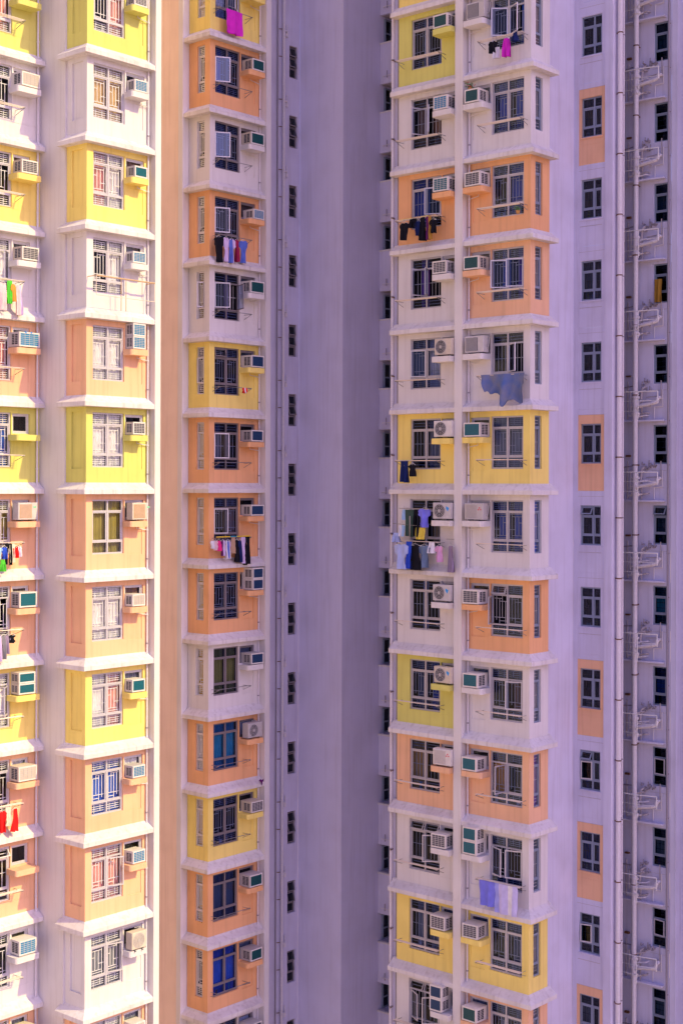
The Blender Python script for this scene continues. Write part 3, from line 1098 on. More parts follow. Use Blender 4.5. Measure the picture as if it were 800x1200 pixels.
# drainpipes on the corner
for (x, y, r, m, step) in ((42.63, 25.08, .085, 'pipe_paint', 2.02), (42.93, 25.13, .04, 'pipe_paint', 2.02), (44.33, 25.46, .09, 'pipe_paint', 2.4),
                           (44.52, 24.31, .035, 'dark_pipe', 1.5), (45.42, 24.14, .06, 'dark_pipe', 2.75)):
    mb = MB()
    mb.rod((0, 0, GROUND), (0, 0, ROOF), r, m, 12)
    z = z0(8) - 1
    k = 0
    while z < z0(-7) + 2:
        mb.rod((0, 0, z), (0, 0, z + .035), r * 1.12, 'rust' if r > .05 else 'dark_pipe', 12)
        mb.rod((-.5 * r, 0, z + .0175), (r * .4 if x < 44 else .27, .16 if x < 44 else 0, z + .0175), .02, 'rust', 5)
        z += step
    link('drainpipe', mb.mesh('drainpipe'), right, (x, y, 0))

# narrow-window wall N with plumbing platforms
NZ = (1.05, 1.42, 2.02, 2.39)
NA0, NA1 = 1.02, 1.56
mb = MB()
wall_mb(mb, -.6, 1.70, GROUND, ROOF, [(NA0, NA1, z0(n) + NZ[0], z0(n) + NZ[3], .1) for n in range(-6, 9)], 'lilac_shade_render')
for n in range(-6, 9):
    mb.box(NA0 - .05, NA1 + .05, -.02, .006, z0(n) + .82, z0(n) + .83, 'concrete_dirty')
link('wall', mb.mesh('wall', FN), right, FN.world(0, 0, 0))
slab('end_wall', right, 44.602, 46.5, 24.06, 24.245, 'lilac_shade_render')
mb = MB()
mb.box(44.60, 44.86, 24.03, 24.057, GROUND, ROOF, 'lilac_shade_render')
link('pilaster', mb.mesh('pilaster'), right, (0, 0, 0))
slab('shade_wing', right, 45.6, 57, 21.005, 24.055, 'lilac_shade_render')  # out of view, added to shade the right block
slab('shade_wing', right, 44.4, 57, -8, 21.0, 'lilac_shade_render')  # unseen mass, placed to keep light off corner bays and recess
for n in range(-6, 9):
    rn = random.Random(n * 5 + 2)
    make_window(right, FN, n, dict(a0=NA0, a1=NA1, zs=NZ, cols=(NA0, NA1), style=2, grille='ac_dark',
                                   curtain=[rn.choice([None, None, 'slate', 'teal', 'deepblue', 'grey'])],
                                   open={(0, 2): (32,)} if n in (1,) else ({(0, 1): 9} if n in (4, 6) else {}), clutter=50 + n),
                'blue_aluminium', 'blue_glass')


def platform_mb():
    mb = MB()
    mb.prism([(-.5, 0), (1.50, 0), (1.50, .16), (.9, .24), (-.2, .24), (-.5, .16)], 2.51, 2.56, 'lilac_shade_render')
    return mb.mesh('plumbing_platform', FN)


def prail_mb():
    mb = MB()
    r = .019
    for z in (3.52, 3.20):
        mb.path([(-.45, .45, z), (.3, .58, z), (.75, .55, z), (1.42, .40, z)], r if z > 3.3 else .009, 'grille_white', 5)
    for a, o in ((-.45, .45), (-.05, .52), (.75, .55), (1.42, .40)):
        mb.rod((a, o, 2.57 if a < 1 else 3.1), (a, o, 3.52), r, 'grille_white', 5)
    mb.path([(.2, .5, 2.86), (.78, .5, 2.86)], .012, 'grille_white', 5)
    return mb.mesh('platform_rail', FN)


def pbranch_mb():
    mb = MB()
    m = 'pipe_paint'
    mb.path([(.52, .27, 2.92), (.60, .29, 3.02), (.72, .29, 3.05), (1.16, .26, 3.12), (1.28, .22, 3.16), (1.32, .20, 3.30), (1.32, 0, 3.32)], .062, m, 8)
    mb.path([(.60, .27, 3.02), (.66, .18, 3.25), (.70, .18, 3.62), (.78, .12, 3.70), (.78, 0, 3.70)], .036, 'concrete_dirty', 6)
    mb.path([(.58, .18, 2.75), (.85, .18, 2.80), (.88, .12, 2.80), (.88, 0, 2.80)], .030, 'concrete_dirty', 6)
    for z in (2.75, 3.0, 3.3):
        mb.rod((.50, .27, z), (.50, .27, z + .07), .118, m, 10)
        mb.rod((.36, .27, z + .03), (.64, .27, z + .03), .05, m, 6)
    return mb.mesh('branch_pipe', FN)


def pfit_mb(v):
    """traps, stubs and thin supply pipes round the stack; three arrangements"""
    rnd = random.Random(v + 40)
    mb = MB()
    for k in range(7):
        a, z = rnd.uniform(.60, 1.22), 3.55 + rnd.uniform(0, .35)
        mb.rod((a, 0, z), (a, .16, z), .028, 'dark_pipe', 6)
        mb.rod((a, .14, z - .03), (a, .14, z + rnd.uniform(.06, .14)), .018, 'dark_pipe', 5)
    for k in range(4):
        z = 2.70 + .26 * k + rnd.uniform(-.05, .05)
        a = .62 + rnd.uniform(.10, .30)
        mb.path([(.56, .24, z), (a, .20, z + .05), (a + .03, .12, z + .05), (a + .03, 0, z + .05)], .026, 'concrete_dirty' if k % 2 else 'pipe_paint', 6)
    mb.path([(.66, .12, 2.58), (.66, .12, 3.5), (.74, .12, 3.6)], .024, 'concrete_dirty', 6)
    mb.path([(.1, .1, 2.6), (.1, .1, 3.9)], .03, 'concrete_dirty', 6)
    mb.path([(-.05, .1, 2.6), (-.05, .1, 3.7), (.5, .2, 3.75)], .022, 'dark_pipe', 6)
    mb.path([(.24, .14, 2.9), (.24, .14, 3.55), (.45, .22, 3.6)], .03, 'pipe_paint', 6)
    mb.path([(.2, .2, 2.72), (.62, .26, 2.72)], .034, 'pipe_paint', 6)
    mb.box(.02, .18, 0, .10, 4.02 + rnd.uniform(-.1, .1), 4.12, 'rust')
    mb.path([(1.10, .05, 2.60), (1.10, .05, 3.0), (1.42, .05, 3.02), (1.42, .05, 3.6)], .020, 'pipe_paint', 6)
    mb.path([(.80, .06, 3.34), (1.36, .06, 3.38), (1.36, .06, 3.9)], .018, 'concrete_dirty', 6)
    return mb.mesh('pipe_fittings', FN)


for n in range(-7, 9):
    l = FN.world(0, 0, z0(n))
    link('plumbing_platform', cached('plat', platform_mb), right, l)
    link('platform_rail', cached('prail', prail_mb), right, l)
    link('branch_pipe', cached('pbr', pbranch_mb), right, l)
    link('pipe_fittings', cached(('pft', n * n % 3), lambda: pfit_mb(n * n % 3)), right, l)['kind'] = 'stuff'

# ------------------------------------------------------------------ air conditioners
ORD = ['topmost', 'second', 'third', 'fourth', 'fifth', 'sixth', 'seventh', 'eighth', 'ninth', 'tenth', 'eleventh', 'twelfth', 'thirteenth', 'fourteenth', 'fifteenth', 'sixteenth']
STACKNAME = {'A': 'far left column', 'B': 'sunlit second column', 'C': 'shaded middle column', 'DL': 'right block inner column', 'DR': 'right block corner column'}


def unit_front(mb, w, h, d, fin, zb=0.0):
    """rim, louvred coil and side vents of one window unit, casing from o = 0 to d"""
    c = 'ac_white'
    rim = .045
    mb.box(0, w, d, d + .012, zb, zb + rim, c)
    mb.box(0, w, d, d + .012, zb + h - rim, zb + h, c)
    mb.box(0, rim, d, d + .012, zb + rim, zb + h - rim, c)
    mb.box(w - rim, w, d, d + .012, zb + rim, zb + h - rim, c)


def coil_mb(w, h, fin, cells=True, zb=0.0):
    mb = MB()
    rim = .045
    mb.box(rim, w - rim, -.002, .004, zb + rim, zb + h - rim, fin)
    rows = 6
    for k in range(1, rows):
        z = zb + rim + (h - 2 * rim) * k / rows
        mb.box(rim, w - rim, .004, .010, z - .006, z + .006, 'ac_grey' if cells else fin)
    if cells:
        for k in range(1, 4):
            a = rim + (w - 2 * rim) * k / 4
            mb.box(a - .006, a + .006, .004, .012, zb + rim, zb + h - rim, 'ac_grey')
    else:
        for k in range(1, 18):
            a = rim + (w - 2 * rim) * k / 18
            mb.box(a - .003, a + .003, .004, .008, zb + rim, zb + h - rim, fin)
    return mb


def sidevent_mb(d, h, zb=0.0, style=0):
    """dark slots with slats on a side face; a = 0 plane is the side, o runs along it"""
    mb = MB()
    for (s, e) in ((.10, .24), (.28, .42)):
        mb.box(-.004, .003, d * s / .5, d * e / .5, zb + .07, zb + h - .07, 'ac_dark')
        for k in range(1, 6):
            z = zb + .07 + (h - .14) * k / 6
            mb.box(-.008, .004, d * s / .5, d * e / .5, z - .006, z + .006, 'ac_grey')
    return mb


def window_ac(fr, stack, n, a0, w, h, d, fin, cells, look, label, stacked=False, zs=1.90, case='ac_white', tape=False):
    loc = fr.world(a0, 0, z0(n) + zs)
    t = thing('air_conditioner', loc, label, 'air conditioner', 'air conditioners on the facade shelves')
    WORLD[t.name] = Vector(loc)
    hh = [(.02, h)] if not stacked else [(.02, h), (.03 + h, h)]
    for zb, h1 in hh:
        def casing():
            mb = MB()
            mb.cbox(0, w, -.10, d, zb, zb + h1, case, .010)
            unit_front(mb, w, h1, d, fin, zb)
            mb.box(.04, .10, .02, d - .04, zb - .02, zb, 'ac_grey')
            mb.box(w - .10, w - .04, .02, d - .04, zb - .02, zb, 'ac_grey')
            return mb.mesh('casing', fr)
        link('casing', cached(('case', fr.key, w, h1, d, zb, case), casing), t, loc)
        link('coil_grille', cached(('coil', fr.key, w, h1, fin, cells, zb), lambda: coil_mb(w, h1, fin, cells, zb).mesh('coil_grille', fr)), t,
             fr.world(a0, d, z0(n) + zs))

        for sgn, aa in ((0, a0 - .001), (1, a0 + w + .001)):
            link('side_vent', cached(('svent', fr.key, d, h1, zb), lambda: sidevent_mb(d, h1, zb).mesh('side_vent', fr)), t, fr.world(aa, 0, z0(n) + zs))
    if tape:
        mb = MB()
        for a in (.30, .52):
            mb.box(a, a + .06, d - .02, d + .02, h - .01, h + .035, 'badge_blue')
        link('blue_tape', mb.mesh('blue_tape', fr), t, loc)
    return t


def disc(mb, ca, cz, o, r, mat, seg=20):
    mb.poly([(ca + r * math.cos(2 * math.pi * k / seg), o, cz + r * math.sin(2 * math.pi * k / seg)) for k in range(seg)], [tuple(range(seg))], mat)


def ring(mb, ca, cz, o, r, th, mat, seg=20):
    for k in range(seg):
        t0, t1 = 2 * math.pi * k / seg, 2 * math.pi * (k + 1) / seg
        mb.poly([(ca + rr * math.cos(t), oo, cz + rr * math.sin(t)) for t in (t0, t1) for rr, oo in ((r - th, o), (r - th, o + .012), (r + th, o + .012), (r + th, o))],
                [(1, 5, 6, 2), (2, 6, 7, 3), (0, 4, 5, 1)], mat)


def condenser(fr, stack, n, a0, label, fan_side=0, w=.78, h=.54, d=.30, o0=.12, grille='round', case='ac_white', badge=None, fin='ac_dark', zs=1.90, bracket=False):
    loc = fr.world(a0, 0, z0(n) + zs)
    t = thing('air_conditioner', loc, label, 'air conditioner', 'air conditioners on the facade shelves')
    o1 = o0 + d

    def casing():
        mb = MB()
        mb.cbox(0, w, o0, o1, .03, .03 + h, case, .014)
        for a in (.12, w - .18):
            mb.box(a, a + .06, o0 + .02, o1 - .02, 0, .03, 'ac_dark')
        if bracket:
            for a in (.12, w - .18):
                mb.rod((a, 0, -.02), (a, o1 + .05, -.02), .018, 'steel')
                mb.rod((a, 0, -.3), (a, o1, -.03), .014, 'steel')
        return mb.mesh('casing', fr)
    link('casing', cached(('ccase', fr.key, w, h, d, o0, case, bracket), casing), t, loc)
    ca = .28 if fan_side == 0 else w - .28
    cz = .03 + h / 2

    def fg():
        mb = MB()
        if grille == 'round':
            disc(mb, ca, cz, o1 + .002, .225, fin)
            for q in (.07, .125, .175, .225):
                ring(mb, ca, cz, o1 + .003, q, .004 if q < .22 else .012, 'ac_grey')
            for k in range(8):
                tt = math.pi * k / 4
                mb.rod((ca, o1 + .012, cz), (ca + .225 * math.cos(tt), o1 + .012, cz + .225 * math.sin(tt)), .004, 'ac_grey', 4)
            disc(mb, ca, cz, o1 + .02, .05, 'ac_grey', 12)
        else:
            mb.box(ca - .23, ca + .23, o1 - .004, o1 + .003, cz - .22, cz + .22, fin)
            for k in range(1, 14):
                a = ca - .23 + .46 * k / 14
                mb.box(a - .005, a + .005, o1 + .003, o1 + .012, cz - .22, cz + .22, case)
        return mb.mesh('fan_grille', fr)
    link('fan_grille', cached(('fg', fr.key, w, h, d, o0, grille, fan_side, fin, case), fg), t, loc)
    if badge:
        b0 = ca + .30 if fan_side == 0 else .06

        def bd():
            mb = MB()
            if badge == 'badge_blue':
                mb.poly([(b0, o1 + .004, .40), (b0 + .13, o1 + .004, .46), (b0 + .13, o1 + .004, .38), (b0 + .06, o1 + .004, .28)], [(0, 1, 2, 3)], badge)
            elif badge == 'badge_red':
                for da, dz in ((0, 0), (.045, .06), (.09, 0)):
                    mb.poly([(b0 + da, o1 + .004, .36 + dz), (b0 + da + .03, o1 + .004, .33 + dz), (b0 + da + .06, o1 + .004, .36 + dz), (b0 + da + .03, o1 + .004, .39 + dz)], [(0, 1, 2, 3)], badge)
            else:
                mb.box(b0, b0 + .11, o1 - .002, o1 + .004, .40, .46, badge)
            return mb.mesh('badge', fr)
        link('badge', cached(('badge', fr.key, badge, b0, o1), bd), t, loc)

    mbh = MB()
    e = w if fan_side == 0 else 0
    s = 1 if fan_side == 0 else -1
    mbh.path([(e, o0 + .12, .16), (e + s * .05, o0 + .10, .20), (e + s * .05, o0 + .04, .5), (e, o0 - .1, .58), (e - s * .1, -.06, .55)], .018, 'ac_grey', 6)
    link('hose', mbh.mesh('hose', fr), t, loc)
    return t


AC = {
 'A': {-4: ('w', .72, .44, 'fin_beige', 'white air conditioner with pale louvres'), -3: ('w', .62, .42, 'fin_grey', 'cream air conditioner with grey louvres'),
       -2: ('w', .66, .42, 'fin_grey', 'beige louvred air conditioner'), -1: ('w', .80, .46, 'fin_blue', 'wide white air conditioner with blue tape on top'),
       1: ('c', 'badge_green', 'square', 'fin_orange', 'white condenser with square tan grille'), 2: ('w', .66, .48, 'fin_teal', 'white air conditioner with teal front'),
       3: ('s', .62, .34, 'fin_teal', 'pair of stacked teal fronted air conditioners'), 4: ('w', .70, .46, 'fin_beige', 'beige air conditioner with louvres'),
       6: ('w', .66, .46, 'fin_blue', 'white air conditioner with pale blue louvres'), 7: ('w', .66, .42, 'fin_beige', 'cream air conditioner')},
 'B': {-5: ('w', .60, .36, 'fin_grey', 'white air conditioner'), -4: ('w', .60, .38, 'fin_blue', 'white air conditioner with blue front'),
       -3: ('w', .62, .36, 'fin_teal', 'white air conditioner with teal front'), -2: ('w', .64, .36, 'fin_blue', 'white air conditioner with light blue louvres'),
       -1: ('s', .60, .40, 'fin_blue', 'pair of stacked blue fronted air conditioners'), 0: ('w', .68, .40, 'fin_grey', 'wide cream air conditioner with dark grey front'),
       1: ('c', 'badge_green', 'square', 'fin_orange', 'cream condenser with square grille'), 2: ('w', .58, .38, 'fin_beige', 'white air conditioner with pale louvres'),
       3: ('w', .60, .40, 'fin_teal', 'white air conditioner with teal front'), 4: ('w', .60, .38, 'fin_blue', 'white air conditioner with blue louvres'),
       5: ('w', .62, .40, 'fin_blue', 'white louvred air conditioner'), 6: ('c', None, 'round', 'fin_beige', 'large cream condenser with round fan on brackets'),
       7: ('w', .58, .38, 'fin_beige', 'white air conditioner cut off by the frame'),
       },
 'C': {-5: ('w', .62, .42, 'fin_green', 'cream air conditioner with dark green front'), -4: ('w', .68, .44, 'fin_green', 'beige air conditioner with green front'),
       -3: ('w', .55, .36, 'fin_blue', 'small white air conditioner with blue front'), -2: ('w', .72, .44, 'fin_green', 'wide white air conditioner with green front'),
       -1: ('w', .66, .44, 'fin_navy', 'white air conditioner with navy front'), 0: ('w', .64, .42, 'fin_navy', 'grey air conditioner with navy front'),
       1: ('w', .66, .40, 'fin_navy', 'white air conditioner with dark blue front'), 2: ('s', .58, .40, 'fin_navy', 'pair of stacked dark blue fronted air conditioners'),
       3: ('w', .64, .40, 'fin_navy', 'grey air conditioner with navy front'), 4: ('c', None, 'round', 'fin_grey', 'grey condenser with round fan'),
       5: ('w', .64, .40, 'fin_grey', 'beige air conditioner with dark grey front'), 6: ('w', .66, .44, 'fin_green', 'white air conditioner with dark front'),
       7: ('w', .62, .42, 'fin_green', 'grey air conditioner with dark green front'), 8: ('w', .60, .42, 'fin_navy', 'white air conditioner with dark blue front')},
 'DL': {-5: ('w', .60, .44, 'fin_green', 'white air conditioner with dark green front'), -4: ('w', .60, .46, 'fin_blue', 'white air conditioner with deep blue front'),
        -3: ('w', .62, .46, 'fin_teal', 'white air conditioner with teal louvres'), -2: ('w', .60, .42, 'fin_grey', 'white air conditioner with dark grey grille'),
        -1: ('c', None, 'round', 'ac_dark', 'cream condenser with round dark fan'), 0: ('c', None, 'round', 'ac_dark', 'white condenser with round dark fan'),
        1: ('c', 'badge_blue', 'round', 'ac_dark', 'white condenser with blue badge'), 2: ('c', 'badge_blue', 'round', 'ac_dark', 'grey white condenser with blue badge'),
        3: ('c', 'badge_blue', 'round', 'ac_dark', 'cream condenser with blue badge'), 4: ('c', 'badge_red', 'square', 'fin_beige', 'white condenser with small red badge'),
        5: ('w', .60, .46, 'fin_grey', 'white air conditioner with dark grille'), 6: ('w', .62, .46, 'fin_grey', 'white air conditioner with dark grille'),
        7: ('s', .50, .42, 'fin_navy', 'pair of stacked dark fronted air conditioners')},
 'DR': {-5: ('c', None, 'square', 'fin_grey', 'large grey condenser with square grille'), -4: ('w', .56, .44, 'fin_green', 'white air conditioner with green front'),
        -3: ('w', .64, .46, 'fin_grey', 'white air conditioner with grey louvres'), -2: ('w', .62, .44, 'fin_green', 'beige air conditioner with dark green front'),
        -1: ('c', None, 'square', 'fin_grey', 'white condenser with square pale grille'), 0: ('w', .68, .46, 'fin_teal', 'wide white air conditioner with teal front'),
        1: ('c', 'badge_red', 'square', 'fin_beige', 'grey condenser with red badge'), 2: ('w', .64, .46, 'fin_grey', 'white air conditioner with dark grey louvres'),
        3: ('w', .60, .46, 'fin_teal', 'white air conditioner with teal front'), 4: ('w', .60, .44, 'fin_teal', 'white air conditioner with dark teal front'),
        5: ('s', .56, .44, 'fin_teal', 'pair of stacked teal fronted air conditioners'), 6: ('w', .60, .46, 'fin_grey', 'white air conditioner with grey louvred front'),
        7: ('w', .58, .46, 'fin_green', 'white air conditioner with dark green front')}}
for st, fr, cols in (('A', FA, SA), ('B', FB, SB), ('C', FC, S_C), ('DL', FDL, SDL), ('DR', FDR, SDR)):
    for i, n in enumerate(sorted(AC[st])):
        e = AC[st][n]
        shelf = CNAME[cols[n]]
        label = f"{e[-1]}, {ORD[i]} in {STACKNAME[st]}"
        if len(label.split()) < 13 and 'brackets' not in label:
            label = f"{e[-1]} on {shelf} shelf, {ORD[i]} in {STACKNAME[st]}"
        w = e[1] if e[0] in 'ws' else (.60 if st == 'B' else .74)
        if st == 'A':
            a0 = .36 + (.82 - w) / 2 - .02
        elif st == 'DL':
            a0 = .03 if e[0] == 'c' else (.34 if e[0] == 's' else .80 - w)
        elif st == 'DR':
            a0 = 2.30 - w
        elif st == 'B':
            w = min(w, .54) if e[0] != 'c' else w
            a0 = 2.16 - w
        else:
            a0 = 2.36 - w
        jr = random.Random(n * 17 + ord(st[-1]))
        a0 += jr.uniform(-.03, .03)
        worn = jr.choice(['ac_white', 'ac_white', 'ac_cream', 'ac_worn'])
        if 'cream' in e[4] or 'beige' in e[4]:
            worn = 'ac_cream'
        elif e[4].startswith('white') or 'white' in e[4]:
            worn = jr.choice(['ac_white', 'ac_white', 'ac_worn'])
        d = .35 if st == 'B' else (.50 if st == 'DR' else .46)
        if e[0] == 'c':
            fs = 1 if st in ('DL', 'A') else (1 if st == 'DR' else 0)
            unit = condenser(fr, st, n, a0, label, w=w, fan_side=fs, grille=e[2], badge=e[1], fin=e[3],
                      case='ac_grey' if 'grey cond' in e[4] else worn, bracket='brackets' in e[4], zs=1.90)
        else:
            grid = e[3] in ('fin_blue', 'fin_grey', 'fin_beige') or 'louvre' in e[4]
            unit = window_ac(fr, st, n, a0, w, e[2], d, e[3], grid, '', label, stacked=e[0] == 's',
                      case='ac_grey' if e[4].startswith('grey air') else worn, tape='tape' in e[4], zs=1.89)
        unit.rotation_euler = (0, 0, math.radians(jr.uniform(-2.5, 2.5)))


# ------------------------------------------------------------------ laundry
def garment_mesh(kind, w, h, mats, fr, seed, yaw=0.0):
    rnd = random.Random(seed)
    mb = MB()
    ph = rnd.random() * 6
    nz = max(5, int(h / .07))
    strips = []
    if kind == 'shirt':
        rows = []
        for k in range(nz + 1):
            t = k / nz
            if t < .06:
                hw = .30 + t * 3.2
            elif t < .36:
                hw = .50 + .02 * math.sin(t * 20)
            else:
                hw = .34 + .03 * math.sin(t * 9 + ph)
            rows.append((-t * h, -hw * w, hw * w))
        strips.append(rows)
    elif kind == 'dress':
        strips.append([(-k / nz * h, -w * (.28 + .22 * (k / nz) ** .7), w * (.28 + .22 * (k / nz) ** .7)) for k in range(nz + 1)])
    elif kind == 'trousers':
        top = max(2, nz // 4)
        strips.append([(-k / nz * h, -.5 * w, .5 * w) for k in range(top + 1)])
        strips.append([(-k / nz * h, -.5 * w, -.04 * w) for k in range(top, nz + 1)])
        strips.append([(-k / nz * h * (1 - .03), .06 * w, .5 * w) for k in range(top, nz + 1)])
    elif kind == 'shorts':
        top = nz // 2
        strips.append([(-k / nz * h, -.45 * w, .45 * w) for k in range(top + 1)])
        strips.append([(-k / nz * h, -.5 * w, -.05 * w) for k in range(top, nz + 1)])
        strips.append([(-k / nz * h, .05 * w, .5 * w) for k in range(top, nz + 1)])
    elif kind == 'tarp':
        rows = []
        for k in range(nz + 1):
            t = k / nz
            rows.append((-t * h, -.5 * w + .10 * w * t * t, .5 * w - .12 * w * t))
        strips.append(rows)
    else:                           # towel: hangs from the pole, a little uneven
        strips.append([(-k / nz * h, -.5 * w - .01 * math.sin(k + ph), .5 * w + .012 * math.sin(k * .8)) for k in range(nz + 1)])
    nx = 10 if kind != 'tarp' else 22
    cy, sy = math.cos(yaw), math.sin(yaw)
    for si, rows in enumerate(strips):
        for layer in (0, 1):
            vs = []
            for ri, (z, x0, x1) in enumerate(rows):
                t = -z / max(h, .01)
                for i in range(nx + 1):
                    q = i / nx
                    x = x0 + (x1 - x0) * q
                    amp = (.006 + .030 * t) * (4.2 if kind == 'tarp' else (1.3 if kind == 'towel' else 1.7))
                    fold = amp * (math.sin(x / max(w, .2) * 13 + ph + .9 * t) + .6 * math.sin(x / max(w, .2) * 27 + 2 * ph - 2 * t))
                    puff = (.018 + .02 * t) * math.sin(math.pi * q) * (1 if layer == 0 else -1) + (.004 if layer == 0 else -.004)
                    zz = z
                    if kind == 'tarp':
                        zz = z * (.80 - .28 * q + .30 * math.exp(-((q - .45) / .11) ** 2) + .10 * math.exp(-((q - .12) / .12) ** 2) + .04 * math.sin(q * 33 + 5 * t))
                    if kind == 'shirt' and ri == 0 and .35 < q < .65:
                        zz -= .03 * math.sin((q - .35) / .3 * math.pi)
                    o = fold + puff
                    vs.append((x * cy - o * sy, o * cy + x * sy, zz))
            nr = len(rows)
            k = nx + 1
            for r in range(nr - 1):
                for i in range(nx):
                    q = (i + .5) / nx
                    if len(mats) == 1:
                        mt = mats[0]
                    else:
                        mt = mats[(i * len(mats) // nx) if kind != 'pattern' else ((r * 7 + i * 3) % len(mats))]
                    mb.poly([vs[r * k + i], vs[r * k + i + 1], vs[(r + 1) * k + i + 1], vs[(r + 1) * k + i]], [(0, 1, 2, 3)], mt)
    # weld so the cloth shades smoothly
    me = mb.mesh('garment', fr)
    bm = bmesh.new()
    bm.from_mesh(me)
    bmesh.ops.remove_doubles(bm, verts=bm.verts, dist=.0008)
    bmesh.ops.recalc_face_normals(bm, faces=bm.faces)
    bm.to_mesh(me)
    bm.free()
    me.polygons.foreach_set('use_smooth', [True] * len(me.polygons))
    return me


def hanger_mesh(w, fr):
    mb = MB()
    mb.path([(-w * .38, 0, -.02), (0, 0, .05), (w * .38, 0, -.02), (-w * .38, 0, -.02)], .006, 'grille_white', 4)
    mb.path([(0, 0, .05), (0, 0, .10), (.02, 0, .12)], .005, 'steel', 4)
    return mb.mesh('hanger', fr)


FRAMES = {'A': FA, 'C': FC, 'DL': FDL, 'DR': FDR, 'N': FN}
CL = {'c_pinkwhite': (.75, .55, .58), 'c_green': (.10, .55, .05), 'c_orange': (.80, .30, .06), 'c_lilac': (.60, .48, .72), 'c_lightblue': (.40, .60, .80),
      'c_blue': (.03, .08, .55), 'c_black': (.012, .012, .018), 'c_cream': (.72, .64, .52), 'c_red': (.75, .02, .02), 'c_grey': (.22, .21, .25),
      'c_magenta': (.62, .03, .50), 'c_midblue': (.10, .16, .55), 'c_maroon': (.30, .02, .08), 'c_hotpink': (.75, .04, .22), 'c_tan': (.45, .30, .20),
      'c_navy': (.015, .025, .11), 'c_white': (.75, .73, .78), 'c_gold': (.42, .22, .04), 'c_denim': (.07, .14, .28), 'c_tarpgrey': (.28, .27, .28),
      'c_tarpblue': (.04, .18, .50), 'c_violet': (.20, .20, .72), 'c_pink': (.68, .36, .58), 'c_mauve': (.28, .22, .34), 'c_yellow': (.70, .55, .08),
      'c_steelblue': (.14, .20, .32), 'c_dkgreen': (.05, .09, .07), 'c_skyblue': (.42, .50, .85), 'c_purple': (.12, .02, .12), 'c_lime': (.45, .62, .15)}
for k_, v_ in CL.items():
    cloth(k_, v_)

plain('c_tarp', (.16, .19, .27), .85, 0, .15, .2, 3.2)
for nd in MATS['c_tarp'].node_tree.nodes:
    if nd.type == 'MIX':
        nd.inputs[6].default_value = (.02, .11, .42, 1)
        nd.inputs[7].default_value = (.26, .24, .24, 1)
cloth('c_violet2', (.20, .21, .74))
cloth('c_paleblue', (.34, .36, .82))
cloth('c_palelilac', (.56, .52, .82))
cloth('c_mustard', (.30, .17, .03))
